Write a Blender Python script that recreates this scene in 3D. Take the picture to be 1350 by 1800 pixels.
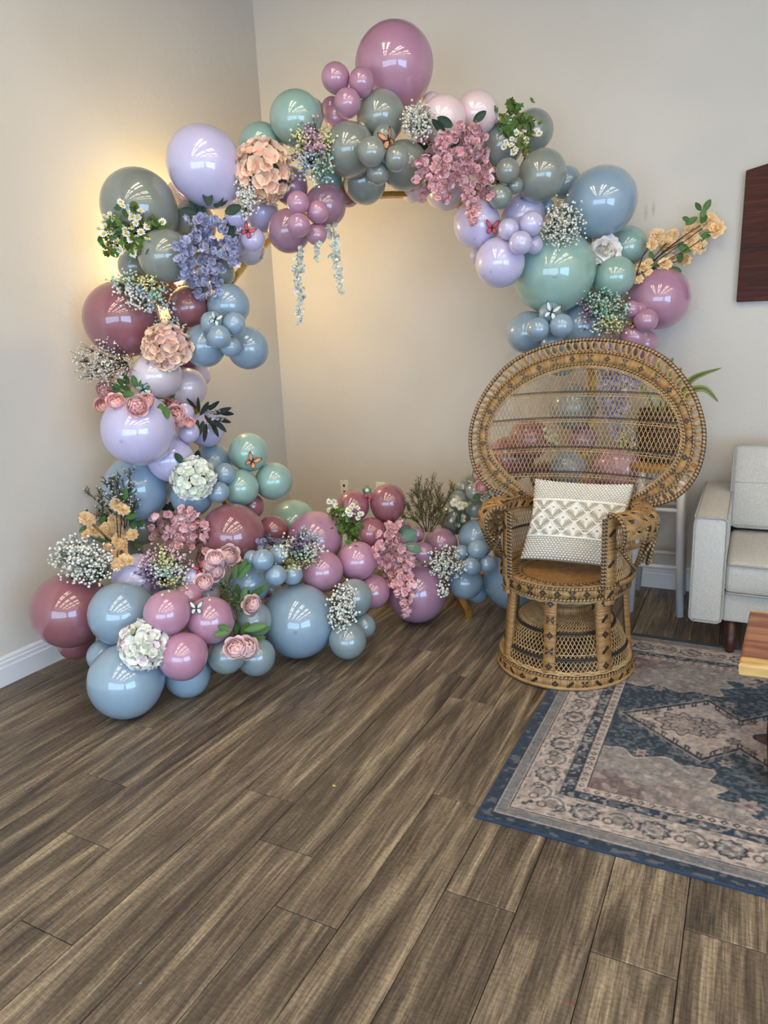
import bpy, bmesh, math, random
import numpy as np
from mathutils import Vector, Matrix, Quaternion

for o in list(bpy.data.objects):
    bpy.data.objects.remove(o, do_unlink=True)
SC = bpy.context.scene
COL = SC.collection
rng = np.random.default_rng(7)
random.seed(7)

# ------------------------------------------------------------------ camera
F_PX, CX, CY, CAM_H = 1248.0, 675.0, 900.0, 1.45       # 1350 x 1800 frame
_v1 = np.array([1331 - CX, 577 - CY, F_PX]); _v1 /= np.linalg.norm(_v1)      # world +Y (along left wall)
_v2 = -np.array([-1791 - CX, 714 - CY, F_PX]); _v2 -= _v1 * (_v1 @ _v2); _v2 /= np.linalg.norm(_v2)
_up = np.cross(_v1, _v2)
if _up[1] > 0: _up = -_up
CM = np.stack([_v2, _v1, _up], 1)                      # camera(x right, y down, z fwd) = CM @ world
cam_d = bpy.data.cameras.new('camera')
cam = bpy.data.objects.new('camera', cam_d); COL.objects.link(cam)
cam_d.sensor_fit = 'VERTICAL'; cam_d.sensor_height = 36.0; cam_d.sensor_width = 27.0
cam_d.lens = F_PX / 1800 * 36.0
cam_d.clip_start = 0.05
_m = Matrix.Identity(4)
for i in range(3):
    _m[i][0] = CM[0, i]; _m[i][1] = -CM[1, i]; _m[i][2] = -CM[2, i]
_m[2][3] = CAM_H
cam.matrix_world = _m
SC.camera = cam

# ------------------------------------------------------------------ world, daylight, exposure
WALL_X, WALL_Y, ROOM_R, ROOM_F, CEIL = -2.98, 4.22, 3.3, -3.6, 3.8
world = bpy.data.worlds.new('world'); SC.world = world
world.use_nodes = True
_wn = world.node_tree.nodes; _wl = world.node_tree.links
_sky = _wn.new('ShaderNodeTexSky'); _sky.sky_type = 'HOSEK_WILKIE'; _sky.turbidity = 4.0
_sky.sun_direction = (0.3, 0.5, 0.8)
_wl.new(_sky.outputs[0], _wn['Background'].inputs[0]); _wn['Background'].inputs[1].default_value = 1.0

def area_light(name, loc, rot, sx, sy, power, color):
    d = bpy.data.lights.new(name, 'AREA'); d.shape = 'RECTANGLE'; d.size = sx; d.size_y = sy
    d.energy = power; d.color = color
    o = bpy.data.objects.new(name, d); COL.objects.link(o)
    o.location = loc; o.rotation_euler = rot
    return o
# daylight coming through the storefront windows behind the camera
area_light('window_daylight', (0.0, ROOM_F + 0.02, 1.12), (math.radians(90), 0, 0), 5.4, 1.95, 150, (0.50, 0.73, 1.0))
area_light('side_window_daylight', (ROOM_R - 0.02, -1.2, 1.12), (math.radians(90), 0, math.radians(90)), 3.9, 1.95, 155, (0.40, 0.66, 1.0))
PANEL_STRENGTH = 9.5
LAMP_POWER = 25.0
vs = SC.view_settings
vs.view_transform = 'Standard'; vs.look = 'None'; vs.gamma = 1.0; vs.use_curve_mapping = False
vs.exposure = 0.2

# ------------------------------------------------------------------ pixel helpers (a pixel gives a direction only)
def ray(x, y):
    """world direction through a pixel, scaled to unit depth"""
    return CM.T @ np.array([(x - CX) / F_PX, (y - CY) / F_PX, 1.0])
CAMP = np.array([0, 0, CAM_H])
def on_z(x, y, z=0.0):
    d = ray(x, y); return CAMP + d * (z - CAM_H) / d[2]
def on_y(x, y, Y):
    d = ray(x, y); return CAMP + d * Y / d[1]
def on_x(x, y, X):
    d = ray(x, y); return CAMP + d * X / d[0]
# plane of the arch hoop
AP = np.array([-1.45, 3.65, 0.0]); AD = np.array([0.8486, 0.529, 0.0]); AN = np.array([0.529, -0.8486, 0.0])
def arch_depth(x, y, off=0.0):
    d = ray(x, y); return ((AP + AN * off - CAMP) @ AN) / (d @ AN)
def on_arch(x, y, off=0.0):
    return CAMP + ray(x, y) * arch_depth(x, y, off)

# ------------------------------------------------------------------ materials
def lin(c):
    return tuple((v / 255 / 12.92 if v <= 10 else ((v / 255 + 0.055) / 1.055) ** 2.4) for v in c)
class NT:
    """tiny node-tree wrapper"""
    def __init__(s, name):
        s.m = bpy.data.materials.new(name); s.m.use_nodes = True
        s.t = s.m.node_tree; s.b = s.t.nodes['Principled BSDF']
    def n(s, typ, **kw):
        nd = s.t.nodes.new(typ)
        for k, v in kw.items():
            if k.startswith('i_'):
                key = k[2:]; key = int(key) if key.isdigit() else key.replace('_', ' ')
                nd.inputs[key].default_value = v
            else: setattr(nd, k, v)
        return nd
    def l(s, a, b):
        s.t.links.new(a, b); return s
    def mix(s, fac, a, b, blend='MIX'):
        nd = s.t.nodes.new('ShaderNodeMix'); nd.data_type = 'RGBA'; nd.blend_type = blend
        for sock, v in ((nd.inputs[0], fac), (nd.inputs[6], a), (nd.inputs[7], b)):
            if isinstance(v, bpy.types.NodeSocket): s.t.links.new(v, sock)
            elif isinstance(v, tuple): sock.default_value = (*v, 1) if len(v) == 3 else v
            else: sock.default_value = v
        return nd.outputs[2]
    def math(s, op, a, b=0.0, clamp=False):
        nd = s.t.nodes.new('ShaderNodeMath'); nd.operation = op; nd.use_clamp = clamp
        for sock, v in ((nd.inputs[0], a), (nd.inputs[1], b)):
            if isinstance(v, bpy.types.NodeSocket): s.t.links.new(v, sock)
            else: sock.default_value = v
        return nd.outputs[0]
    def ramp(s, fac, stops):
        nd = s.t.nodes.new('ShaderNodeValToRGB'); e = nd.color_ramp.elements
        while len(e) < len(stops): e.new(0.5)
        for q, (p, c) in zip(e, stops):
            q.position = p; q.color = (*c, 1)
        s.t.links.new(fac, nd.inputs[0]); return nd.outputs[0]
    def bump(s, h, strength=0.3, dist=0.01):
        nd = s.t.nodes.new('ShaderNodeBump'); nd.inputs['Strength'].default_value = strength
        nd.inputs['Distance'].default_value = dist
        s.t.links.new(h, nd.inputs['Height']); s.t.links.new(nd.outputs[0], s.b.inputs['Normal'])
    def coord(s, which='Object', scale=(1, 1, 1), rot=(0, 0, 0), loc=(0, 0, 0)):
        tc = s.t.nodes.new('ShaderNodeTexCoord'); mp = s.t.nodes.new('ShaderNodeMapping')
        mp.inputs['Scale'].default_value = scale; mp.inputs['Rotation'].default_value = rot; mp.inputs['Location'].default_value = loc
        s.t.links.new(tc.outputs[which], mp.inputs[0]); return mp.outputs[0]
    def noise(s, vec, scale=5, detail=3, rough=0.5):
        nd = s.t.nodes.new('ShaderNodeTexNoise'); nd.inputs['Scale'].default_value = scale
        nd.inputs['Detail'].default_value = detail; nd.inputs['Roughness'].default_value = rough
        if vec is not None: s.t.links.new(vec, nd.inputs['Vector'])
        return nd.outputs[0]
MATS = {}
def mat(name, rgb, rough=0.5, spec=0.5, sub=0.0, coat=0.0, metal=0.0, vary=0.0, vscale=20.0, bump=0.0, bscale=200.0, trans=0.0):
    if name in MATS: return MATS[name]
    n = NT(name); b = n.b; c = lin(rgb)
    b.inputs['Base Color'].default_value = (*c, 1); b.inputs['Roughness'].default_value = rough
    b.inputs['Specular IOR Level'].default_value = spec; b.inputs['Metallic'].default_value = metal
    b.inputs['Coat Weight'].default_value = coat; b.inputs['Coat Roughness'].default_value = 0.1
    if vary or bump:
        v = n.coord('Object')
        if vary:
            f = n.noise(v, vscale, 4, 0.6)
            lo = tuple(x * (1 - vary) for x in c); hi = tuple(min(1, x * (1 + vary)) for x in c)
            n.l(n.ramp(f, [(0.3, lo), (0.7, hi)]), b.inputs['Base Color'])
        if bump: n.bump(n.noise(v, bscale, 3), bump, 0.002)
    MATS[name] = n.m; return n.m

# ------------------------------------------------------------------ objects
def tag(o, label, cat, group=None):
    o['label'] = label; o['category'] = cat
    if group: o['group'] = group
    return o
def thing(name, label, cat, loc=(0, 0, 0), group=None):
    o = bpy.data.objects.new(name, None); COL.objects.link(o)
    o.location = loc; o.empty_display_size = 0.05
    return tag(o, label, cat, group)
def link(name, me, parent=None, mtx=None):
    o = bpy.data.objects.new(name, me); COL.objects.link(o)
    if parent is not None: o.parent = parent
    if mtx is not None: o.matrix_local = mtx
    return o
def stuff(o):
    o['kind'] = 'stuff'; return o
def structure(o):
    o['kind'] = 'structure'; return o

def frames(pts, closed=False):
    """parallel-transport frames along a polyline"""
    P = np.asarray(pts, float); n = len(P)
    T = (np.roll(P, -1, 0) - np.roll(P, 1, 0)) if closed else np.gradient(P, axis=0)
    T /= np.linalg.norm(T, axis=1)[:, None] + 1e-12
    a = np.array([0, 0, 1.0]) if abs(T[0][2]) < 0.9 else np.array([1.0, 0, 0])
    N = np.zeros_like(P); v = a - T[0] * (a @ T[0]); N[0] = v / np.linalg.norm(v)
    for i in range(1, n):
        v = N[i - 1] - T[i] * (N[i - 1] @ T[i]); N[i] = v / (np.linalg.norm(v) + 1e-12)
    return P, T, N, np.cross(T, N)
def resample(pts, step, closed=False):
    P = np.asarray(pts, float)
    if closed: P = np.vstack([P, P[:1]])
    s = np.r_[0, np.cumsum(np.linalg.norm(np.diff(P, axis=0), axis=1))]
    n = max(2, int(round(s[-1] / step)) + 1)
    q = np.linspace(0, s[-1], n)
    R = np.stack([np.interp(q, s, P[:, k]) for k in range(P.shape[1])], 1)
    return R[:-1] if closed else R
def spline(pts, n=8, closed=False):
    """Catmull-Rom through the points"""
    P = np.asarray(pts, float); m = len(P); out = []
    rg = range(m) if closed else range(m - 1)
    for i in rg:
        p1, p2 = P[i], P[(i + 1) % m]
        p0 = P[(i - 1) % m] if (closed or i > 0) else 2 * p1 - p2
        p3 = P[(i + 2) % m] if (closed or i + 2 < m) else 2 * p2 - p1
        for t in np.linspace(0, 1, n, endpoint=False):
            out.append(0.5 * ((2 * p1) + (p2 - p0) * t + (2 * p0 - 5 * p1 + 4 * p2 - p3) * t * t + (3 * p1 - p0 - 3 * p2 + p3) * t ** 3))
    if not closed: out.append(P[-1])
    return np.array(out)
class MB:
    """collects geometry for ONE mesh object"""
    def __init__(s): s.v = []; s.f = []; s.mi = []; s.uv = []; s.n = 0; s.col = []; s.hasuv = False
    def add(s, v, f, mi=0, uv=None, col=None):
        v = np.asarray(v, float)
        s.v.append(v)
        k = s.n
        for q in f: s.f.append(tuple(int(i) + k for i in q))
        s.mi.extend([mi] * len(f) if np.isscalar(mi) else list(mi))
        if uv is not None: s.hasuv = True; s.uv.extend(uv)
        else: s.uv.extend([None] * len(f))
        s.col.append(np.tile(np.array(col if col is not None else (1, 1, 1)), (len(v), 1)) if (col is None or np.ndim(col) == 1) else np.asarray(col))
        s.n += len(v); return s
    def box(s, c, size, R=None, mi=0):
        h = np.array(size) / 2.0
        v = np.array([[x, y, z] for x in (-1, 1) for y in (-1, 1) for z in (-1, 1)]) * h
        if R is not None: v = v @ np.asarray(R).T
        return s.add(v + np.array(c), [(0, 1, 3, 2), (4, 6, 7, 5), (0, 4, 5, 1), (2, 3, 7, 6), (0, 2, 6, 4), (1, 5, 7, 3)], mi)
    def tube(s, pts, r, n=6, closed=False, caps=True, mi=0, col=None, flat=1.0, stripe=0):
        P, T, N, B = frames(pts, closed); m = len(P)
        rr = np.full(m, r) if np.isscalar(r) else np.asarray(r, float)
        a = np.linspace(0, 2 * np.pi, n, endpoint=False)
        v = P[:, None] + rr[:, None, None] * (np.cos(a)[None, :, None] * N[:, None] + flat * np.sin(a)[None, :, None] * B[:, None])
        f = []; mis = []
        for i in range(m if closed else m - 1):
            j = (i + 1) % m
            for k in range(n):
                l = (k + 1) % n
                f.append((i * n + k, i * n + l, j * n + l, j * n + k))
                mis.append(mi if not stripe else (1 if ((i * stripe + k) % n) * 2 < n else 0))
        if caps and not closed:
            f.append(tuple(range(n - 1, -1, -1))); mis.append(mi)
            f.append(tuple((m - 1) * n + k for k in range(n))); mis.append(mi)
        return s.add(v.reshape(-1, 3), f, mis, col=col)
    def rope(s, pts, r, closed=False, pitch=None, n=6):
        """two-tone twisted cane edging; slot 1 is the dark strand"""
        P = resample(pts, pitch if pitch else .0052, closed)
        m = len(P); rr = r
        return s.tube(P, rr, n, closed, stripe=2)
    def lathe(s, prof, n=32, c=(0, 0, 0), mi=0, a0=0, a1=2 * np.pi, smoothcap=False):
        pr = np.asarray(prof, float); full = abs(a1 - a0 - 2 * np.pi) < 1e-6
        a = np.linspace(a0, a1, n, endpoint=not full); k = len(a); m = len(pr)
        v = np.stack([pr[:, None, 0] * np.cos(a), pr[:, None, 0] * np.sin(a), np.broadcast_to(pr[:, None, 1], (m, k))], -1).reshape(-1, 3)
        f = [(i * k + j, i * k + (j + 1) % k, (i + 1) * k + (j + 1) % k, (i + 1) * k + j) for i in range(m - 1) for j in range(k if full else k - 1)]
        return s.add(v + np.array(c), f, mi)
    def grid(s, V, mi=0, closed_u=False, uv=None, col=None):
        """V: (nu, nv, 3)"""
        nu, nv = V.shape[:2]; f = []; u = []
        for i in range(nu if closed_u else nu - 1):
            for j in range(nv - 1):
                i2 = (i + 1) % nu
                f.append((i * nv + j, i2 * nv + j, i2 * nv + j + 1, i * nv + j + 1))
                if uv is not None:
                    U = uv
                    u.append((U[i][j], (U[i2][j] if i2 > i else (U[i][j][0] + (U[1][j][0] - U[0][j][0]), U[i][j][1])),
                              (U[i2][j + 1] if i2 > i else (U[i][j + 1][0] + (U[1][j][0] - U[0][j][0]), U[i][j + 1][1])), U[i][j + 1]))
        return s.add(V.reshape(-1, 3), f, mi, u if uv is not None else None, col=None if col is None else col.reshape(-1, 3))
    def mesh(s, name, mats, smooth=True, color=False):
        me = bpy.data.meshes.new(name)
        V = np.vstack(s.v) if s.v else np.zeros((0, 3))
        me.from_pydata(V.tolist(), [], s.f)
        for m in (mats if isinstance(mats, (list, tuple)) else [mats]): me.materials.append(m)
        if any(s.mi): me.polygons.foreach_set('material_index', s.mi)
        if smooth: me.polygons.foreach_set('use_smooth', [True] * len(s.f))
        if s.hasuv:
            uvl = me.uv_layers.new(name='UVMap'); flat = []
            for q, u in zip(s.f, s.uv):
                if u is None: flat.extend([0.0, 0.0] * len(q))
                else:
                    for a in u: flat.extend((a[0], a[1]))
            uvl.data.foreach_set('uv', flat)
        if color:
            C = np.vstack(s.col); at = me.color_attributes.new('Col', 'FLOAT_COLOR', 'POINT')
            at.data.foreach_set('color', np.c_[C, np.ones(len(C))].ravel())
        me.update(); return me
    def build(s, name, mats, parent=None, smooth=True, color=False, mtx=None):
        return link(name, s.mesh(name, mats, smooth, color), parent, mtx)
def bevel(o, w=0.004, seg=2):
    m = o.modifiers.new('bevel', 'BEVEL'); m.width = w; m.segments = seg; m.limit_method = 'ANGLE'
    return o
def rounded_box(name, size, r, mats, parent=None, loc=(0, 0, 0), seg=3, puff=None):
    """bevelled box with optional puffed faces (cushions)"""
    bm = bmesh.new(); bmesh.ops.create_cube(bm, size=1.0)
    bmesh.ops.scale(bm, vec=size, verts=bm.verts)
    bmesh.ops.bevel(bm, geom=list(bm.edges), offset=r, segments=seg, profile=0.5, affect='EDGES')
    if puff:
        bmesh.ops.subdivide_edges(bm, edges=list(bm.edges), cuts=3, use_grid_fill=True)
        for v in bm.verts:
            for k in range(3):
                a, b = [i for i in range(3) if i != k]
                w = max(0, 1 - (2 * v.co[a] / size[a]) ** 2) * max(0, 1 - (2 * v.co[b] / size[b]) ** 2)
                if abs(v.co[k]) > size[k] / 2 - r - 1e-4: v.co[k] += math.copysign(puff[k] * w, v.co[k])
    me = bpy.data.meshes.new(name); bm.to_mesh(me); bm.free()
    me.materials.append(mats); me.polygons.foreach_set('use_smooth', [True] * len(me.polygons))
    return link(name, me, parent, Matrix.Translation(loc))
def basis(x, y, z, p=(0, 0, 0), s=1.0):
    m = Matrix.Identity(4)
    for i in range(3):
        m[i][0] = x[i] * s; m[i][1] = y[i] * s; m[i][2] = z[i] * s; m[i][3] = p[i]
    return m
def unit(v):
    v = np.asarray(v, float); return v / (np.linalg.norm(v) + 1e-12)
def orient(z, p=(0, 0, 0), s=1.0, twist=None):
    """matrix whose local Z looks along z"""
    z = unit(z); a = np.array([0.0, 0, 1]) if abs(z[2]) < 0.95 else np.array([1.0, 0, 0])
    x = unit(np.cross(a, z)); y = np.cross(z, x)
    t = random.uniform(0, 6.283) if twist is None else twist
    x2 = x * math.cos(t) + y * math.sin(t); y2 = np.cross(z, x2)
    return basis(x2, y2, z, p, s)
# ================================================================== ROOM
def wall_material(name, stain=False):
    n = NT(name); v = n.coord('Object')
    big = n.noise(v, 1.3, 3); base = n.ramp(big, [(0.3, lin((205, 200, 191))), (0.7, lin((212, 207, 199)))])
    if stain:   # two grey smudges low on the back wall's upper half
        for (px, py, w, h) in ((-0.565, 2.07, 0.014, 0.05), (-0.528, 2.085, 0.012, 0.05)):
            tc = n.n('ShaderNodeTexCoord'); mp = n.n('ShaderNodeMapping')
            mp.vector_type = 'TEXTURE'; mp.inputs['Location'].default_value = (px, WALL_Y, py); mp.inputs['Scale'].default_value = (w, 1, h)
            n.l(tc.outputs['Object'], mp.inputs[0])
            ln = n.n('ShaderNodeVectorMath', operation='LENGTH'); n.l(mp.outputs[0], ln.inputs[0])
            f = n.math('SUBTRACT', 1.0, ln.outputs['Value'], True)
            f = n.math('MULTIPLY', f, n.noise(v, 60, 4), True)
            base = n.mix(f, base, lin((150, 142, 126)))
    n.l(base, n.b.inputs['Base Color']); n.b.inputs['Roughness'].default_value = 0.62
    n.b.inputs['Specular IOR Level'].default_value = 0.35
    a = n.noise(v, 9, 5, 0.6); d = n.noise(v, 60, 3)
    h = n.math('ADD', n.ramp(a, [(0.52, (0, 0, 0)), (0.62, (1, 1, 1))]), n.math('MULTIPLY', d, 0.35))
    n.bump(h, 0.18, 0.004)
    return n.m
M_WALL = wall_material('wall_paint'); M_WALLB = wall_material('wall_paint_smudged', True)
def slab(name, lo, hi, m):
    b = MB(); lo = np.array(lo); hi = np.array(hi); b.box((lo + hi) / 2, hi - lo)
    return structure(b.build(name, m, smooth=False))
T = 0.15
slab('wall_left', (WALL_X - T, ROOM_F - T, 0), (WALL_X, WALL_Y + T, CEIL), M_WALL)
slab('wall_back', (WALL_X, WALL_Y, 0), (ROOM_R + T, WALL_Y + T, CEIL), M_WALLB)
slab('ceiling', (WALL_X - T, ROOM_F - T, CEIL), (ROOM_R + T, WALL_Y + T, CEIL + T), mat('ceiling_paint', (96, 94, 92), 0.9))
# walls behind and beside the camera with wide storefront windows, out of the frame
m_frame = mat('window_aluminium', (120, 120, 122), 0.35, metal=0.8)
ng = NT('window_glass'); ng.b.inputs['Transmission Weight'].default_value = 1; ng.b.inputs['Roughness'].default_value = 0; ng.b.inputs['IOR'].default_value = 1.1
def window_wall(wall_name, win_name, M, u0, u1, a0, a1, z0, z1, npane):
    """wall in local coordinates: u along it, inner face at v = 0, room at v > 0"""
    b = MB()
    for lo, hi in (((u0, z1), (u1, CEIL)), ((u0, 0), (u1, z0)), ((u0, z0), (a0, z1)), ((a1, z0), (u1, z1))):
        b.box(((lo[0] + hi[0]) / 2, -T / 2, (lo[1] + hi[1]) / 2), (hi[0] - lo[0], T, hi[1] - lo[1]))
    structure(b.build(wall_name, M_WALL, smooth=False)).matrix_world = M
    w = MB(); us = np.linspace(a0 + .03, a1 - .03, npane + 1)
    for z in (z0 + .03, z1 - .03): w.box(((a0 + a1) / 2, -.1, z), (a1 - a0, .06, .06))
    for u in us: w.box((u, -.1, (z0 + z1) / 2), (.06, .06, z1 - z0 - .12))
    win = structure(w.build(win_name, m_frame, smooth=False)); win.matrix_world = M
    for u, u2 in zip(us[:-1], us[1:]): MB().box(((u + u2) / 2, -.1, (z0 + z1) / 2), (u2 - u - .06, .012, z1 - z0 - .12)).build('pane', ng.m, win, smooth=False)
window_wall('wall_front', 'window_1', Matrix.Translation((0, ROOM_F, 0)), WALL_X, ROOM_R, -2.8, 2.8, .1, 2.15, 4)
window_wall('wall_right', 'window_2', Matrix.Translation((ROOM_R, 0, 0)) @ Matrix.Rotation(math.pi / 2, 4, 'Z'), ROOM_F - T, WALL_Y, -3.25, .85, .1, 2.15, 3)

# ---- floor: sub-floor slab and every plank as a piece of its own
def plank_material(k):
    n = NT('plank_wood_%d' % k); v = n.coord('Object', (1, 1, 1), loc=(k * 3.7, k * 9.1, 0))
    st = n.n('ShaderNodeMapping'); st.inputs['Scale'].default_value = (13, 0.85, 1); n.l(v, st.inputs[0])
    st2 = n.n('ShaderNodeMapping'); st2.inputs['Scale'].default_value = (170, 6.5, 1); n.l(v, st2.inputs[0])
    st3 = n.n('ShaderNodeMapping'); st3.inputs['Scale'].default_value = (60, 130, 1); n.l(v, st3.inputs[0])
    inf = n.n('ShaderNodeObjectInfo')
    off = n.n('ShaderNodeVectorMath', operation='ADD'); cmb = n.n('ShaderNodeCombineXYZ')
    n.l(n.math('MULTIPLY', inf.outputs['Random'], 37.0), cmb.inputs[0]); n.l(n.math('MULTIPLY', inf.outputs['Random'], 91.0), cmb.inputs[1])
    n.l(st.outputs[0], off.inputs[0]); n.l(cmb.outputs[0], off.inputs[1])
    off2 = n.n('ShaderNodeVectorMath', operation='ADD'); n.l(st2.outputs[0], off2.inputs[0]); n.l(cmb.outputs[0], off2.inputs[1])
    broad = n.n('ShaderNodeTexNoise', i_Scale=1.0, i_Detail=4.0, i_Roughness=0.62, i_Distortion=1.6); n.l(off.outputs[0], broad.inputs['Vector'])
    fine = n.n('ShaderNodeTexNoise', i_Scale=1.0, i_Detail=5.0, i_Roughness=0.65, i_Distortion=0.5); n.l(off2.outputs[0], fine.inputs['Vector'])
    saw = n.noise(st3.outputs[0], 1.0, 2, 0.5)
    dk, md, lt = lin((70, 61, 52)), lin((119, 106, 90)), lin((178, 162, 137))
    c1 = n.ramp(broad.outputs[0], [(0.3, dk), (0.5, md), (0.68, lt)])
    c2 = n.ramp(fine.outputs[0], [(0.36, (0.30, 0.28, 0.27)), (0.60, (1.12, 1.1, 1.08))])
    c = n.mix(0.75, c1, c2, 'MULTIPLY')
    c = n.mix(0.5, c, n.ramp(saw, [(0.36, (0.5, 0.5, 0.5)), (0.6, (1.12, 1.12, 1.12))]), 'MULTIPLY')
    tone = n.ramp(inf.outputs['Random'], [(0, (0.86, 0.86, 0.86)), (1, (1.1, 1.09, 1.07))])
    c = n.mix(1.0, c, tone, 'MULTIPLY')
    n.l(c, n.b.inputs['Base Color']); n.b.inputs['Roughness'].default_value = 0.42
    n.l(n.ramp(fine.outputs[0], [(0.3, (0.52,) * 3), (0.7, (0.4,) * 3)]), n.b.inputs['Roughness'])
    n.bump(n.math('ADD', fine.outputs[0], n.math('MULTIPLY', saw, 0.4)), 0.25, 0.0012)
    return n.m
M_PLANK = plank_material(0)
fl = MB(); fl.box(((WALL_X + ROOM_R) / 2, (ROOM_F + WALL_Y) / 2, -0.057), (ROOM_R - WALL_X + 2 * T, WALL_Y - ROOM_F + 2 * T, 0.1))
floor_o = structure(fl.build('floor', mat('subfloor', (22, 18, 15), 0.9), smooth=False))
PW, PL = 0.1975, 1.25
JOINT = {-6: 0.952, -7: 1.251, -8: 1.505, -9: 1.835, -5: 1.664, -4: 1.474, -3: 1.276, -2: 1.891, -1: 1.514, 2: 1.639}   # measured butt joints, by row
PLANKS = {}
def plank_mesh(w, l):
    key = (round(w, 3), round(l, 3))
    if key not in PLANKS:
        bm = bmesh.new(); bmesh.ops.create_cube(bm, size=1.0)
        bmesh.ops.scale(bm, vec=(w - 0.0022, l - 0.0022, 0.008), verts=bm.verts)
        top = [e for e in bm.edges if all(q.co.z > 0 for q in e.verts)]
        bmesh.ops.bevel(bm, geom=top, offset=0.0018, segments=1, affect='EDGES')
        me = bpy.data.meshes.new('plank'); bm.to_mesh(me); bm.free(); me.materials.append(M_PLANK); PLANKS[key] = me
    return PLANKS[key]
row = -13
while True:
    x0 = -0.457 + row * PW; x1 = x0 + PW
    row += 1
    if x1 < WALL_X + 0.02: continue
    if x0 > ROOM_R - 0.02: break
    x0 = max(x0, WALL_X + 0.003); x1 = min(x1, ROOM_R - 0.003)
    j = JOINT.get(row - 1, 0.3 + ((row * 0.47) % 1.0) * PL)
    y = j - PL * math.ceil((j - ROOM_F) / PL)
    while y < WALL_Y - 0.02:
        ya = max(y, ROOM_F + 0.003); yb = min(y + PL, WALL_Y - 0.003)
        if yb - ya > 0.02:
            o = link('plank', plank_mesh(x1 - x0, yb - ya), floor_o); o.location = ((x0 + x1) / 2, (ya + yb) / 2, -0.0042)
        y += PL
# ---- baseboards with a stepped moulding profile
m_bb = mat('baseboard_paint', (222, 224, 228), 0.35)
PROF = [(0, 0), (0.018, 0), (0.018, 0.085), (0.014, 0.092), (0.014, 0.108), (0.010, 0.112), (0.010, 0.124), (0.004, 0.135), (0, 0.135)]
def baseboard(name, p0, p1, nrm):
    b = MB(); p0 = np.array(p0); p1 = np.array(p1); nrm = np.array(nrm); k = len(PROF)
    v = [p + nrm * a + np.array([0, 0, z]) for p in (p0, p1) for a, z in PROF]
    f = [(i, i + 1, k + i + 1, k + i) for i in range(k - 1)] + [tuple(range(k)), tuple(range(2 * k - 1, k - 1, -1))]
    b.add(v, f); structure(b.build(name, m_bb, smooth=False))
baseboard('baseboard_left', (WALL_X, ROOM_F, 0), (WALL_X, WALL_Y, 0), (1, 0, 0))
baseboard('baseboard_back', (WALL_X + 0.018, WALL_Y, 0), (ROOM_R, WALL_Y, 0), (0, -1, 0))
baseboard('baseboard_right', (ROOM_R, .9, 0), (ROOM_R, WALL_Y - 0.018, 0), (-1, 0, 0))

# ---- ceiling lights: troffers with two lit lenses each, out of the frame; they give the paired glints on the balloons
m_fix = mat('fixture_enamel', (225, 225, 222), 0.4)
nt = NT('lens_glow'); nt.b.inputs['Base Color'].default_value = (0.8, 0.8, 0.8, 1)
nt.b.inputs['Emission Color'].default_value = (1.0, 0.82, 0.57, 1); nt.b.inputs['Emission Strength'].default_value = PANEL_STRENGTH
for gx in (-1.55, -.1, 1.35, 2.75):
    for gy in (-2.9, -1.4, .1, 1.6):
        t = thing('ceiling_light', 'white troffer with two long lit lenses fixed to the ceiling', 'ceiling light', (gx, gy, CEIL), 'ceiling troffers')
        MB().box((0, 0, -.025), (.72, 1.24, .048)).build('housing', m_fix, t, smooth=False)
        for s in (-1, 1):
            MB().box((s * .19, 0, -.054), (.17, 1.14, .008)).build('lens', nt.m, t, smooth=False)
# ---- swing-arm lamp on the left wall, hidden behind the garland; its glow shows on both walls
lamp = thing('wall_sconce', 'small warm swing-arm wall lamp glowing behind the sage and lilac flowers', 'lamp', (WALL_X, 3.2, 1.82))
MB().lathe([(0, .0), (.045, 0), (.045, .012), (0, .012)], 20).build('back_plate', mat('brass', (176, 140, 70), .3, metal=1), lamp, mtx=Matrix.Rotation(math.pi / 2, 4, 'Y'))
MB().tube([(0.01, 0, 0), (.21, 0, 0), (.22, 0, .03)], .008, 8).build('arm', MATS['brass'], lamp)
nb = NT('bulb_glow'); nb.b.inputs['Emission Color'].default_value = (1, .72, .36, 1); nb.b.inputs['Emission Strength'].default_value = 30
MB().lathe([(.001, -.03), (.014, -.024), (.02, 0), (.026, .025), (.02, .045), (.001, .055)], 14, (.22, 0, .065)).build('bulb', nb.m, lamp)
ld = bpy.data.lights.new('sconce_light', 'POINT'); ld.energy = LAMP_POWER; ld.color = (1.0, .72, .33); ld.shadow_soft_size = .05
lo = bpy.data.objects.new('sconce_light', ld); COL.objects.link(lo); lo.parent = lamp; lo.location = (.22, 0, .15)
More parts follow.
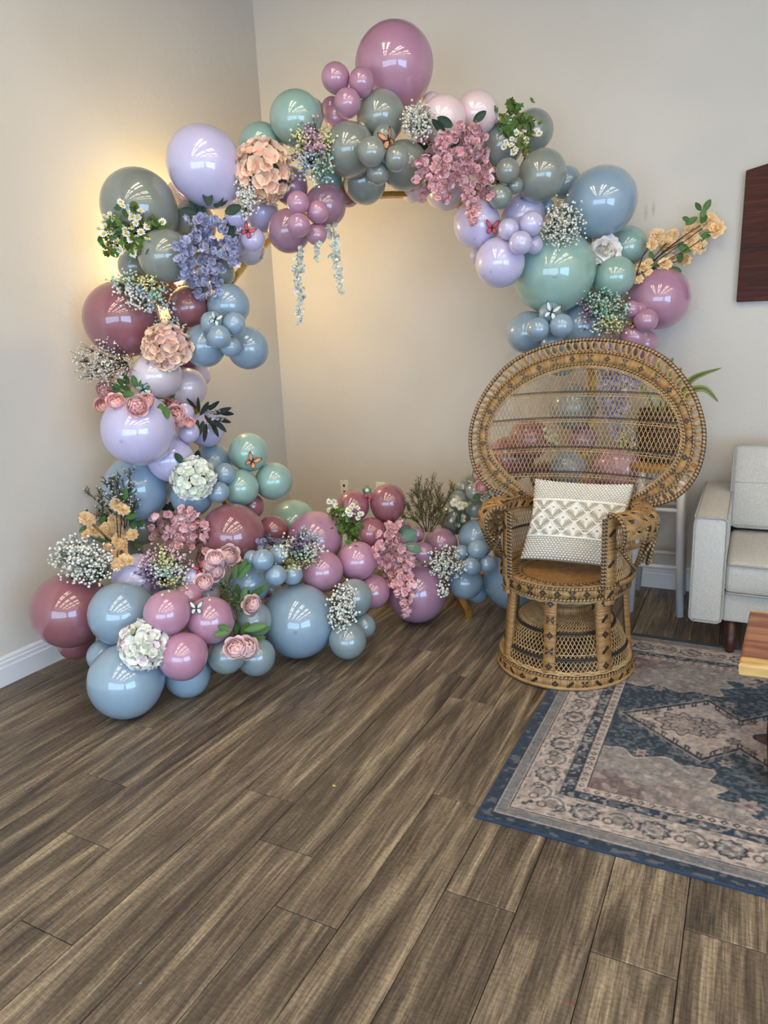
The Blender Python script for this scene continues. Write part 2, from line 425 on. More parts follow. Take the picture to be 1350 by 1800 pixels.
# ================================================================== RUG (printed pattern as vertex colour on a fine grid)
RX0, RY0, RW, RH = -0.685, 1.829, 2.32, 1.645
def smooth_noise(x, y, sc, seed):
    r = np.random.default_rng(seed); g = r.random((64, 64))
    u = x * sc; v = y * sc; i = np.floor(u).astype(int); j = np.floor(v).astype(int); a = u - i; b = v - j
    a = a * a * (3 - 2 * a); b = b * b * (3 - 2 * b)
    G = lambda p, q: g[p % 64, q % 64]
    return (G(i, j) * (1 - a) + G(i + 1, j) * a) * (1 - b) + (G(i, j + 1) * (1 - a) + G(i + 1, j + 1) * a) * b
def rug_colour(x, y):
    """x, y measured from the rug's front left corner, metres"""
    navy, slate, cream, grey, plum, ink = [np.array(lin(c)) for c in ((44, 60, 78), (96, 108, 116), (188, 174, 168), (140, 134, 132), (112, 84, 88), (36, 42, 52))]
    sh = x.shape; C = np.zeros(sh + (3,))
    def put(mask, c, a=1.0):
        m = np.clip(mask.astype(float) * a, 0, 1)[..., None]; C[:] = C * (1 - m) + c * m
    nz = smooth_noise(x, y, 30, 1); n2 = smooth_noise(x, y, 90, 2); n3 = smooth_noise(x, y, 12, 3)
    X = np.minimum(x, RW - x); Y = np.minimum(y, RH - y); e = np.minimum(X, Y)      # distance from edge
    along = np.where(X < Y, y, x)
    cell = lambda p, o=0.0: (along + o) % p
    put(e >= 0, navy)
    # dotted guard strip
    put((e > .048) & (e < .085), grey); put((e > .048) & (e < .085) & (n2 > .52), slate, .8)
    for q in (.048, .085): put(np.abs(e - q) < .0022, cream, .7)
    put(np.abs(e - .089) < .0025, ink, .8)
    # wide cream border with alternating medallions and scrolls
    bd = (e > .091) & (e < .215); put(bd, cream); put(bd & (n3 > .62), grey, .35)
    p = .205; ce = e - .153; ca = cell(p) - p / 2; rr = np.hypot(ce / .9, ca)
    scal = .041 + .004 * np.cos(10 * np.arctan2(ca, ce))
    put(bd & (rr < scal), slate, .75); put(bd & (np.abs(rr - scal) < .0045), ink, .85)
    put(bd & (np.abs(rr - .024) < .003), cream, .8); put(bd & (rr < .012), plum, .7); put(bd & (rr < scal) & (n2 > .62), cream, .5)
    cb = cell(p, p / 2) - p / 2; r2 = np.hypot(ce, cb); th = np.arctan2(cb, ce)
    put(bd & (np.abs(r2 - .036) < .004) & (np.sin(th * 1 + .7) > -.35), slate, .85)
    put(bd & (np.abs(np.hypot(ce + .012, np.abs(cb) - .03) - .014) < .0035), ink, .7)
    put(bd & (np.hypot(ce - .018, np.abs(cb) - .052) < .009), plum, .55); put(bd & (r2 < .017), grey, .9); put(bd & (np.abs(r2 - .019) < .0025), ink, .5)
    put(bd & (np.abs(np.abs(ce) - .052) < .004) & (np.sin(along * 95) > .2), slate, .7)
    # inner navy guard with blocks, then small diamond strip
    gd = (e > .215) & (e < .252); put(gd, navy); put(gd & (np.sin(along * 70) > .45) & (np.abs(e - .2335) < .012), slate, .9); put(gd & (n2 > .66), cream, .45)
    ds = (e > .252) & (e < .288); put(ds, cream)
    cc = cell(.034) - .017; put(ds & (np.abs(np.abs(cc) + np.abs(e - .27) - .009) < .003), ink, .85)
    for q in (.214, .253, .288): put(np.abs(e - q) < .0025, ink, .75)
    # field
    fd = e >= .29; put(fd, navy); put(fd & (n2 > .6), slate, .55)
    fx = (x - RW / 2) / 1.0; fy = (y - RH / 2); ax = np.abs(fx); ay = np.abs(fy)
    # scalloped corner spandrels
    cxk = ax - (RW / 2 - .29); cyk = ay - (RH / 2 - .29)             # <=0 inside
    dcor = np.hypot(cxk * 0.62, cyk * 1.05)
    wob = .30 + .018 * np.cos(np.arctan2(-cyk, -cxk * .6) * 22) + .03 * np.cos(np.arctan2(-cyk, -cxk * .6) * 7)
    sp = fd & (dcor < wob); put(sp, slate * .55 + cream * .45); put(sp & (nz > .5), grey, .7); put(sp & (n3 > .55), plum * .6 + grey * .4, .45)
    put(sp & (dcor < .12), plum, .55); put(sp & (np.sin(x * 60 + 3 * nz) * np.sin(y * 60 - 2 * nz) > .55), cream, .5)
    put(fd & (np.abs(dcor - wob) < .005), cream, .75)
    # stepped medallion with hooked outline
    t1 = 0.62 - .98 * ay if False else None
    # left lozenge: pointed end tip at ax = .83, waist at ax = .43, big hexagon inside
    half = np.where(ax > .43, np.minimum((.835 - ax) * .78, .225), np.minimum(.10 + (.43 - ax) * .9, .40))
    half = np.where((ax > .43) & (ax < .55), np.minimum(half, .10 + (ax - .43) * 1.05), half)
    md = fd & (ay < half); put(md, cream); put(md & (n3 > .6), grey, .35)
    dist = ay - half
    put(fd & (np.abs(dist) < .007), ink, .9); put(fd & (np.abs(dist - .014) < .0035), cream, .6)
    hk = (np.sin(ax * 2 * np.pi / .042) > .25)
    put(fd & (dist < -.006) & (dist > -.034) & hk & (np.sin(ax * 2 * np.pi / .042) < .95), ink, .85)
    put(fd & (dist < -.026) & (dist > -.036) & (np.sin(ax * 2 * np.pi / .042 + .9) > .1), ink, .85)
    put(fd & (dist > .014) & (dist < .04) & hk, cream, .35)
    # rosette in the lozenge, dark wine centre
    r3 = np.hypot(ax - .625, ay * 1.15); th = np.arctan2(ay, ax - .625)
    s3 = .085 + .014 * np.cos(8 * th); put(md & (np.abs(r3 - s3) < .005), ink, .85); put(md & (r3 < s3) & (n2 > .5), plum * .5 + grey * .5, .6)
    put(md & (np.abs(r3 - s3 * .62) < .004), plum * .6, .8); put(md & (np.abs(np.sin(th * 5 + r3 * 40)) < .16) & (r3 < s3), ink, .6); put(md & (r3 < .018), cream)
    s4 = np.hypot(ax / 1.15, ay); w4 = .285 + .035 * np.cos(9 * np.arctan2(ay, ax)) + .015 * np.cos(17 * np.arctan2(ay, ax))
    put(md & (s4 < w4), plum); put(md & (s4 < w4) & (nz > .55), plum * .6 + ink * .4, .6); put(md & (np.abs(s4 - w4) < .006), ink, .9)
    # scattered field flowers
    for (qx, qy, qr) in ((.66, .33, .042), (.56, .30, .026), (.52, .42, .03), (.40, .44, .034), (.30, .36, .028), (.74, .26, .022), (.33, .50, .03), (.47, .22, .02), (.60, .43, .02)):
        r5 = np.hypot(ax - qx, ay - qy); a5 = np.arctan2(ay - qy, ax - qx)
        if qy > .2: put(fd & ~sp & ~md & (r5 < qr * (1 + .25 * np.cos(6 * a5))), cream * .75 + plum * .25, .8); put(fd & ~sp & ~md & (r5 < qr * .4), plum, .8)
    for (qx, qy) in ((.74, .05), (.53, .045), (.50, .0), (.45, .06), (.40, .11), (.47, .13), (.36, .2), (.30, .31), (.25, .36)):
        r5 = np.hypot(ax - qx, ay - qy); a5 = np.arctan2(ay - qy, ax - qx)
        put(md & (r5 < .02 * (1 + .5 * np.cos(5 * a5))), plum * .7 + slate * .3, .75); put(md & (np.abs(r5 - .02) < .003), ink, .5)
    # worn pile
    wear = .80 + .45 * (n2 - .5) + .28 * (smooth_noise(x, y, 220, 5) - .5) + .2 * (nz - .5)
    streak = smooth_noise(x * .25, y, 160, 6) - .5
    C *= (wear + .18 * streak)[..., None] * 1.12
    put((smooth_noise(x, y, 55, 8) + .5 * streak) > .78, grey, .35)
    put(e < .006, np.array(lin((48, 66, 92))))
    return np.clip(C, 0, 1)
gx = np.r_[np.arange(0, 1.02, .0038), np.linspace(1.03, RW, 80)]; gy = np.arange(0, RH + 1e-6, RH / 430)
GX, GY = np.meshgrid(gx, gy, indexing='ij')
RC = rug_colour(GX, GY)
b = MB(); Z = np.full_like(GX, .0065) + .0006 * (rng.random(GX.shape) - .5)
Z = np.where(np.minimum(np.minimum(GX, RW - GX), np.minimum(GY, RH - GY)) < .003, .0045, Z)
nu, nv = GX.shape
V = np.stack([GX, GY, Z], -1)
ii, jj = np.meshgrid(np.arange(nu - 1), np.arange(nv - 1), indexing='ij'); q0 = (ii * nv + jj).ravel()
b.add(V.reshape(-1, 3), np.stack([q0, q0 + nv, q0 + nv + 1, q0 + 1], 1).tolist(), col=RC.reshape(-1, 3))
per = [i * nv for i in range(nu)] + [(nu - 1) * nv + j for j in range(1, nv)] + [i * nv + nv - 1 for i in range(nu - 2, -1, -1)] + [j for j in range(nv - 2, 0, -1)]
PV = V.reshape(-1, 3)[per]; PB = PV.copy(); PB[:, 2] = 0.0005; k = len(per)
b.add(np.vstack([PV, PB]), [(i, k + i, k + (i + 1) % k, (i + 1) % k) for i in range(k)], col=lin((44, 60, 84)))
nr = NT('rug_pile'); at = nr.n('ShaderNodeVertexColor', layer_name='Col'); v = nr.coord('Object')
nr.l(nr.mix(.55, at.outputs[0], nr.ramp(nr.noise(v, 420, 3, .7), [(.3, (.45, .45, .45)), (.7, (1.25, 1.25, 1.25))]), 'MULTIPLY'), nr.b.inputs['Base Color'])
nr.b.inputs['Roughness'].default_value = .95; nr.b.inputs['Specular IOR Level'].default_value = .15; nr.b.inputs['Sheen Weight'].default_value = .15
nr.bump(nr.noise(v, 500, 2), .4, .002)
rug = b.build('area_rug', nr.m, smooth=True, color=True); rug.location = (RX0, RY0, 0.0003)
tag(rug, 'worn navy and cream oriental rug with bordered medallion pattern on plank floor', 'rug')

# ================================================================== SOFA
def fabric(name, rgb):
    n = NT(name); v = n.coord('Object', (1, 1, 1))
    s1 = n.n('ShaderNodeMapping'); s1.inputs['Scale'].default_value = (700, 700, 90); n.l(v, s1.inputs[0])
    s2 = n.n('ShaderNodeMapping'); s2.inputs['Scale'].default_value = (90, 90, 700); n.l(v, s2.inputs[0])
    w = n.math('ADD', n.noise(s1.outputs[0], 1, 2), n.noise(s2.outputs[0], 1, 2))
    c = lin(rgb); n.l(n.ramp(n.math('MULTIPLY', w, .5), [(.35, tuple(x * .78 for x in c)), (.62, tuple(min(1, x * 1.12) for x in c))]), n.b.inputs['Base Color'])
    n.b.inputs['Roughness'].default_value = .9; n.b.inputs['Specular IOR Level'].default_value = .2; n.b.inputs['Sheen Weight'].default_value = .2
    n.bump(w, .35, .0012); return n.m
M_SOFA = fabric('sofa_linen', (196, 193, 186)); M_WELT = fabric('sofa_welt', (170, 168, 163))
m_sleg = mat('sofa_leg_walnut', (66, 30, 18), .35, vary=.3, vscale=30)
sofa = thing('sofa', 'light grey linen sofa with square piped arm and dark wooden legs', 'sofa', (-0.19, 3.33, 0))
SW, SD = 1.95, .86
def welt_loop(name, pts, r=.0045, parent=None): return MB().tube(spline(pts, 5, True), r, 6, True).build(name, M_WELT, parent)
def rect_loop(x0, x1, z0, z1, y, c=.015):
    return [(x0 + c, y, z0), (x1 - c, y, z0), (x1, y, z0 + c), (x1, y, z1 - c), (x1 - c, y, z1), (x0 + c, y, z1), (x0, y, z1 - c), (x0, y, z0 + c)]
for nm, ax in (('arm', 0.0), ('arm', SW - .135)):
    a = rounded_box('armrest', (.135, SD - .02, .485), .012, M_SOFA, sofa, (ax + .0675, SD / 2 - .01, .4075), puff=(.004, .006, .006))
    for y in (-.4225,):
        loop = [np.array(p) for p in rect_loop(-.067, .067, -.242, .242, y)]
        MB().tube(resample(loop + loop[:1], .02), .0045, 6).build('piping', M_WELT, a)
    for sx in (-1, 1):
        MB().tube([(sx * .0665, -.42, .2425), (sx * .0665, .40, .2425)], .004, 6).build('piping', M_WELT, a)
rounded_box('base_frame', (SW - .27, SD - .06, .135), .012, M_SOFA, sofa, (SW / 2, SD / 2 + .005, .2325))
bk = rounded_box('back_frame', (SW - .27, .10, .60), .03, M_SOFA, sofa, (SW / 2, SD - .065, .47))
cw = (SW - .27) / 2
for i in range(2):
    cx = .135 + cw * (i + .5)
    sc = rounded_box('seat_cushion', (cw - .004, .64, .15), .03, M_SOFA, sofa, (cx, .325, .378), puff=(0, .012, .014))
    for z in (.066, -.066):
        l = [np.array(p) for p in [(-cw / 2 + .02, -.326, z), (cw / 2 - .02, -.326, z)]]
        MB().tube([l[0] + (-.014, .02, 0), l[0], (0, -.338, z), l[1], l[1] + (.014, .02, 0)], .0045, 6).build('piping', M_WELT, sc)
    # back cushion leans back
    bc = rounded_box('back_cushion', (cw - .004, .15, .42), .035, M_SOFA, sofa, (cx, .675, .665), puff=(0, .018, .006))
    bc.matrix_local = Matrix.Translation((cx - .012, .655, .672)) @ Matrix.Rotation(math.radians(-9), 4, 'X')
    c = .035; hx, hz = cw / 2 - .004, .207
    loop = [(-hx + c, 0, -hz), (hx - c, 0, -hz), (hx - .01, 0, -hz + .01), (hx, 0, -hz + c), (hx, 0, hz - c), (hx - .01, 0, hz - .01), (hx - c, 0, hz), (-hx + c, 0, hz), (-hx + .01, 0, hz - .01), (-hx, 0, hz - c), (-hx, 0, -hz + c), (-hx + .01, 0, -hz + .01)]
    MB().tube(np.array(loop) + (0, -.062, 0), .0045, 6, True).build('piping', M_WELT, bc)
    for p0, p1 in (((-hx, 0, .02), (hx, 0, .02)), ((0, 0, -hz), (0, 0, hz))):      # tufting seams
        q = [np.array(p0) + (np.array(p1) - np.array(p0)) * t for t in np.linspace(.02, .98, 15)]
        for w_, t in zip(q, np.linspace(.02, .98, 15)): w_[1] = -.0745 - .018 * (1 - (2 * w_[0] / (2 * hx)) ** 2) * (1 - (w_[2] / hz) ** 2)
        MB().tube(q, .0018, 5).build('seam', M_WELT, bc)
for lx, ly in ((.175, .075), (SW - .175, .075), (.175, SD - .08), (SW - .175, SD - .08)):
    z0 = .0075 if ly < .2 else 0.001
    MB().lathe([(.0, z0), (.019, z0), (.02, z0 + .01), (.027, .165), (0, .165)], 16).build('leg', m_sleg, sofa, mtx=Matrix.Translation((lx, ly, 0)))

# ================================================================== COFFEE TABLE
def table_wood():
    n = NT('table_acacia'); v = n.coord('Object', (1.2, 9, 9)); g = n.n('ShaderNodeTexNoise', i_Scale=3.0, i_Detail=6.0, i_Roughness=.6, i_Distortion=1.2); n.l(v, g.inputs['Vector'])
    v2 = n.coord('Object', (2, 16, 4)); st = n.noise(v2, 1.2, 2)
    red = n.ramp(g.outputs[0], [(.3, lin((96, 52, 36))), (.5, lin((138, 84, 60))), (.7, lin((170, 116, 84)))])
    red = n.mix(.5, red, n.ramp(st, [(.4, lin((120, 66, 46))), (.6, lin((182, 128, 92)))]))
    sap = n.ramp(g.outputs[0], [(.25, lin((176, 132, 70))), (.6, lin((222, 184, 116)))])
    tc = n.n('ShaderNodeTexCoord'); sp = n.n('ShaderNodeSeparateXYZ'); n.l(tc.outputs['Object'], sp.inputs[0])
    y = n.math('ADD', sp.outputs[1], n.math('MULTIPLY', n.noise(tc.outputs['Object'], 7, 2), .03))
    f = n.math('LESS_THAN', y, .066); f2 = n.math('GREATER_THAN', y, .485); f = n.math('MAXIMUM', f, f2)
    n.l(n.mix(f, red, sap), n.b.inputs['Base Color']); n.b.inputs['Roughness'].default_value = .4
    return n.m
tb = thing('coffee_table', 'live-edge wooden coffee table with pale sapwood edge and black legs on rug', 'table', (0.018, 2.28, 0))
b = MB(); n_ = 40; xs = np.linspace(0, 1.15, n_)
fy = -.004 + .006 * np.sin(xs * 7) + .003 * np.sin(xs * 23); by = .485 + .01 * np.sin(xs * 5 + 1); lx_ = .03
rows = []
for z, ins in ((.405, .012), (.412, .004), (.44, .0), (.448, .003), (.45, .008)):
    rows.append((z, ins))
def ring(z, ins):
    sx = .028 * (1 - xs / xs[-1])                     # the end is cut slightly askew
    q = np.clip((xs - xs[0]) / (xs[-1] - xs[0]), 0, 1); xi = ins + q * (xs[-1] - 2 * ins)
    return np.vstack([np.c_[xi, fy + ins, np.full(n_, z)], np.c_[xi + sx, by - ins, np.full(n_, z)][::-1]])
R = [ring(z, i) for z, i in rows]; k = 2 * n_
b.add(np.vstack(R), [(r_ * k + i, r_ * k + (i + 1) % k, (r_ + 1) * k + (i + 1) % k, (r_ + 1) * k + i) for r_ in range(len(R) - 1) for i in range(k)]
      + [(4 * k + i, 4 * k + i + 1, 4 * k + k - 2 - i, 4 * k + k - 1 - i) for i in range(n_ - 1)] + [(k - 1 - i, k - 2 - i, i + 1, i) for i in range(n_ - 1)])
b.build('tabletop', table_wood(), tb, smooth=False)
m_blk = mat('black_steel', (16, 16, 17), .45, vary=.1)
for lx in (.112, 1.04):
    l = MB()
    for y in (.075, .41): l.box((lx + .018, y, .206), (.036, .036, .398))
    l.box((lx + .018, .2425, .025), (.036, .30, .036)); l.box((lx + .018, .2425, .392), (.05, .39, .012))
    l.build('leg', m_blk, tb, smooth=False)

# ================================================================== WALL PANEL, OUTLETS
def panel_wood():
    n = NT('panel_walnut'); v = n.coord('Object', (1.0, 3, 13)); g = n.n('ShaderNodeTexNoise', i_Scale=2.2, i_Detail=6.0, i_Roughness=.62, i_Distortion=1.5); n.l(v, g.inputs['Vector'])
    n.l(n.ramp(g.outputs[0], [(.3, lin((42, 18, 13))), (.55, lin((74, 34, 24))), (.72, lin((98, 50, 34)))]), n.b.inputs['Base Color'])
    n.b.inputs['Roughness'].default_value = .6; n.b.inputs['Specular IOR Level'].default_value = .25; n.bump(g.outputs[0], .1, .002); return n.m
bm_ = MB(); pts = [(-.104, 1.585), (-.10, 2.205), (.05, 2.235), (.3, 2.25), (.62, 2.225), (.86, 2.19), (.87, 1.60), (.5, 1.575)]
c0 = np.array([.38, 0, 1.9]); k = len(pts)
vv = [(x - .38, WALL_Y - d - .0, z - 1.9) for d in (.001, .036) for x, z in pts]
vv = [(x, y - WALL_Y, z) for x, y, z in vv]
bm_.add(vv, [tuple(range(k)), tuple(range(2 * k - 1, k - 1, -1))] + [(i, k + i, k + (i + 1) % k, (i + 1) % k) for i in range(k)])
pn = bevel(bm_.build('wall_panel', panel_wood(), smooth=False), .004); pn.location = (.38, WALL_Y, 1.9)
tag(pn, 'dark brown wooden slab panel hung on the back wall above the sofa', 'wall art')
m_plate = mat('outlet_plastic', (236, 233, 224), .35); m_hole = mat('outlet_socket', (25, 24, 26), .5)
def plate(px, py, w, h, label, kind):
    p = on_y(px, py, WALL_Y); t = thing('wall_outlet', label, 'outlet', (p[0], WALL_Y, p[2]))
    pl = rounded_box('plate', (w, .008, h), .003, m_plate, t, (0, -.0042, 0))
    if kind:
        for z in (.016, -.026): MB().box((0, -.009, z), (.014, .003, .017 if z > 0 else .012)).build('jack', m_hole, t, smooth=False)
        for z in (.05, -.05): MB().lathe([(0, 0), (.003, 0), (.003, .0015), (0, .0015)], 10).build('screw', mat('screw_steel', (150, 150, 148), .3, metal=1), t, mtx=Matrix.Translation((0, -.0082, z)) @ Matrix.Rotation(math.pi / 2, 4, 'X'))
    else:
        for z in (.02, -.02): MB().box((0, -.0088, z), (.03, .002, .026)).build('socket', mat('outlet_face', (224, 221, 212), .4), t, smooth=False)
plate(606, 857, .062, .105, 'cream data outlet plate with dark jack on the back wall', True)
plate(670, 862, .072, .115, 'blank cream outlet plate on the back wall behind rosewood balloons', False)

# ================================================================== STOOL, BASKET, SNAKE PLANT (behind the chair)
m_white = mat('stool_white_paint', (214, 214, 216), .4, vary=.04, bump=.1)
st = thing('bar_stool', 'white bar stool with wooden seat standing between wicker chair and sofa', 'stool', (-.395, 3.955, 0))
FT = [(-.112, -.185), (.135, -.17), (.118, .19), (-.125, .185)]; TP = [(-.085, -.13), (.10, -.13), (.092, .135), (-.085, .135)]
leg_at = lambda i, z: np.array([FT[i][0] + (TP[i][0] - FT[i][0]) * z / .75, FT[i][1] + (TP[i][1] - FT[i][1]) * z / .75, z])
for i in range(4):
    MB().tube([leg_at(i, .001), leg_at(i, .75)], .0195 if i == 1 else .0185, 14).build('leg', m_white, st)
for i, j, z in ((0, 1, .26), (1, 2, .30), (2, 3, .24), (3, 0, .30), (0, 1, .56), (2, 3, .53), (1, 2, .62)):
    MB().tube([leg_at(i, z), leg_at(j, z)], .0115, 10).build('rung', m_white, st)
MB().lathe([(0, .75), (.158, .75), (.168, .758), (.168, .782), (.16, .79), (0, .79)], 32).build('seat', mat('stool_seat_oak', (170, 122, 66), .45, vary=.25, vscale=12), st)
def wicker_dark():
    n = NT('basket_weave'); v = n.coord('Object'); wv = n.n('ShaderNodeTexWave', i_Scale=26.0, i_Distortion=2.0); wv.bands_direction = 'Z'; n.l(v, wv.inputs['Vector'])
    n.l(n.ramp(wv.outputs[0], [(.2, lin((38, 26, 18))), (.7, lin((96, 70, 44)))]), n.b.inputs['Base Color']); n.b.inputs['Roughness'].default_value = .7; n.bump(wv.outputs[0], .6, .006); return n.m
bk = thing('planter_basket', 'dark woven basket planter standing on the white bar stool', 'basket', (-.395, 3.955, .7905))
MB().lathe([(0, 0), (.10, 0), (.115, .02), (.13, .14), (.125, .26), (.128, .275), (.118, .275), (.115, .26), (.115, .22), (0, .22)], 36).build('woven_body', wicker_dark(), bk)
for k_ in range(10):
    z = .03 + k_ * .024; r_ = .117 + .014 * math.sin(z / .26 * 2.6)
    a = np.linspace(0, 2 * np.pi, 64, endpoint=False)
    MB().tube(np.stack([(r_ + .004 * np.cos(16 * a + k_ * np.pi)) * np.cos(a), (r_ + .004 * np.cos(16 * a + k_ * np.pi)) * np.sin(a), np.full(64, z)], 1), .006, 5, True).build('weaver', MATS.get('basket_cane') or mat('basket_cane', (88, 64, 40), .6, vary=.4, vscale=40), bk)
def snake_mat():
    n = NT('snake_plant_leaf'); at = n.n('ShaderNodeVertexColor', layer_name='Col'); v = n.coord('Object', (6, 6, 30)); 
    n.l(n.mix(.35, at.outputs[0], n.ramp(n.noise(v, 3, 3), [(.35, (.45, .55, .45)), (.6, (1.1, 1.1, 1))]), 'MULTIPLY'), n.b.inputs['Base Color']); n.b.inputs['Roughness'].default_value = .4; return n.m
M_SNAKE = snake_mat()
pl = thing('snake_plant', 'snake plant with yellow-edged dark green leaves in woven basket', 'plant', (-.395, 3.955, 1.012))
g1, g2 = lin((40, 60, 34)), lin((138, 148, 74))
for pts, wd in (([(.03, -.02, 0), (.06, -.04, .12), (.13, -.06, .21), (.255, -.06, .258)], .017), ([(.05, 0, 0), (.10, -.03, .13), (.18, -.04, .155), (.25, -.05, .09)], .017),
                ([(-.02, 0, 0), (-.03, -.01, .15), (-.045, -.02, .25), (-.05, -.03, .335)], .018), ([(.0, .03, 0), (.01, .04, .12), (.0, .05, .25), (.02, .06, .31)], .02), ([(-.05, .02, 0), (-.09, .0, .12), (-.15, -.02, .2), (-.2, -.03, .22)], .016), ([(.02, .02, 0), (.04, .03, .1), (.05, .04, .2), (.06, .05, .26)], .02)):
    P = spline(pts, 6); m = len(P); _, T_, N_, B_ = frames(P)
    side = np.cross(T_, np.array([0.3, -1, .2])); side /= np.linalg.norm(side, axis=1)[:, None]; nn = np.cross(side, T_)
    t = np.linspace(0, 1, m); w_ = wd * np.clip(np.sin(np.pi * (t * .86 + .12)) ** .7, .03, 1) * np.where(t > .98, .1, 1)
    cols = []; rows_ = []
    for u in (-1, -.72, 0, .72, 1):
        rows_.append(P + side * (w_ * u)[:, None] + nn * (w_ * .25 * u * u)[:, None]); cols.append(np.tile(g2 if abs(u) > .6 else g1, (m, 1)))
    V = np.stack(rows_, 1); C = np.stack(cols, 1)
    lf = MB().grid(V, col=C).build('leaf', M_SNAKE, pl, color=True); sm = lf.modifiers.new('thick', 'SOLIDIFY'); sm.thickness = .003
# ================================================================== ARCH HOOP
m_gold = mat('hoop_gold', (190, 140, 62), .32, metal=.75, vary=.12, vscale=8)
HC = AP + AD * (-0.30); HR = 1.08
hoop = thing('arch_hoop', 'round gold metal hoop stand carrying the balloon garland', 'arch stand', (HC[0], HC[1], 0))
a = np.linspace(0, 2 * np.pi, 97)[:-1]
b = MB(); V = []
for q in a:
    c = AD * math.cos(q) + np.array([0, 0, 1.0]) * math.sin(q)
    row_ = []
    for (dr, dn) in ((-.012, -.028), (.012, -.028), (.012, .028), (-.012, .028), (-.012, -.028)): row_.append(c * (HR + dr) + AN * dn + np.array([0, 0, HR + .03]))
    V.append(row_)
b.grid(np.array(V), closed_u=True); b.build('ring', m_gold, hoop, smooth=False)
RB = np.stack([AD, AN, np.array([0, 0, 1.0])], 1)
for s in (-.30, .30):
    MB().box(AD * s + np.array([0, 0, .022]), (.035, .66, .042), RB).build('foot', m_gold, hoop, smooth=False)
MB().box(np.array([0, 0, .065]), (.66, .035, .04), RB).build('cross_bar', m_gold, hoop, smooth=False)

# ================================================================== BALLOONS
BCOL = dict(sage=('sage grey', (136, 142, 133)), mint=('mint green', (148, 180, 168)), lav=('lavender', (202, 194, 226)), lilac=('pale lilac', (212, 199, 208)),
            blush=('blush pink', (242, 216, 216)), rose=('rosewood', (150, 90, 99)), orch=('orchid pink', (184, 134, 158)), plum=('muted plum', (164, 122, 144)), blue=('dusty blue', (142, 166, 184)), fog=('grey green', (136, 152, 156)))
BM = {}
def balloon_mat(key):
    if key in BM: return BM[key]
    n = NT('latex_' + BCOL[key][0].replace(' ', '_')); c = lin(BCOL[key][1])
    tc = n.n('ShaderNodeTexCoord'); sp = n.n('ShaderNodeSeparateXYZ'); n.l(tc.outputs['Object'], sp.inputs[0])
    # thicker, darker latex at the tip and by the knot
    r2 = n.math('ADD', n.math('POWER', sp.outputs[0], 2.0), n.math('POWER', sp.outputs[1], 2.0))
    tip = n.math('LESS_THAN', r2, .0035); f = n.math('MULTIPLY', tip, n.math('GREATER_THAN', sp.outputs[2], 0.0))
    f = n.math('MAXIMUM', n.math('MULTIPLY', f, .45), n.math('LESS_THAN', sp.outputs[2], -1.07))
    inf = n.n('ShaderNodeObjectInfo')
    base = n.mix(1.0, c, n.ramp(inf.outputs['Random'], [(0, (.93, .93, .93)), (1, (1.05, 1.05, 1.05))]), 'MULTIPLY')
    n.l(n.mix(f, base, tuple(x * .55 for x in c)), n.b.inputs['Base Color'])
    b_ = n.b; b_.inputs['Roughness'].default_value = .42; b_.inputs['Specular IOR Level'].default_value = .5
    b_.inputs['Coat Weight'].default_value = .9; b_.inputs['Coat Roughness'].default_value = .015; b_.inputs['Coat IOR'].default_value = 1.8
    b_.inputs['Subsurface Weight'].default_value = .12; b_.inputs['Subsurface Radius'].default_value = (.5, .4, .4); b_.inputs['Subsurface Scale'].default_value = .03
    BM[key] = n.m; return n.m
_prof = []
for t in np.linspace(0, 1, 25):
    th = t * np.pi
    z = math.cos(th); r_ = math.sin(th)
    z = z * (1.0 if z > 0 else 1.0 + .10 * z * z); r_ *= 1.0 - .03 * max(0, -z)
    _prof.append([r_, z])
_prof = _prof[:-1] + [[.045, -1.105], [.03, -1.13], [.05, -1.165], [.0, -1.16]]
_prof[0][0] = 0.0005
BMESH = {}
def balloon_mesh(key, small):
    k = (key, small)
    if k not in BMESH:
        pr = _prof if not small else _prof[::2][:-2] + _prof[-4:]
        BMESH[k] = MB().lathe(pr[::-1], 26 if small else 40).mesh('balloon', balloon_mat(key))
    return BMESH[k]

# px x, px y, px radius, colour, distance in front of the hoop plane (m)
CL = {}
def cl(key, phrase, rows): CL[key] = (phrase, rows)
cl('sageL', 'around the daisy bunch on the arch', [(245, 366, 66, 'sage', .18), (290, 450, 46, 'sage', .34), (238, 468, 30, 'sage', .12), (340, 393, 38, 'sage', .12), (320, 347, 30, 'blush', .0), (362, 452, 34, 'sage', .0)])  # last sage balloon is an added filler, blocking the lamp behind the wisteria
cl('lavTop', 'behind the peach hydrangea on the arch', [(361, 293, 67, 'lav', .22)])
cl('lavWis', 'between the lilac wisteria and plum balloons', [(417, 380, 22, 'lav', .25), (459, 374, 31, 'lav', .12), (445, 421, 21, 'lav', .30), (436, 437, 29, 'lilac', .12), (420, 430, 18, 'lav', .12), (388, 479, 24, 'sage', .15), (345, 508, 25, 'sage', .1)])
cl('roseL', 'under the pastel gypsophila on the arch', [(214, 561, 65, 'rose', .22), (332, 540, 36, 'rose', .16), (328, 628, 22, 'rose', .05), (288, 512, 27, 'rose', .0), (312, 578, 22, 'rose', .02)])  # last two are added fillers that block the lamp's glow through gaps
cl('blueL', 'in the blue cluster under the lilac wisteria', [(402, 537, 37, 'blue', .22), (359, 608, 38, 'blue', .28), (436, 612, 37, 'blue', .22), (372, 567, 19.5, 'blue', .42), (412, 569, 20, 'blue', .42), (385, 592, 21, 'blue', .46), (405, 609, 18.5, 'blue', .40)])
cl('lilacL', 'above the pink ranunculus garland', [(275, 660, 42, 'lilac', .30), (328, 681, 35, 'lilac', .2), (351, 659, 20, 'blush', .05), (224, 664, 18, 'blush', .2)])
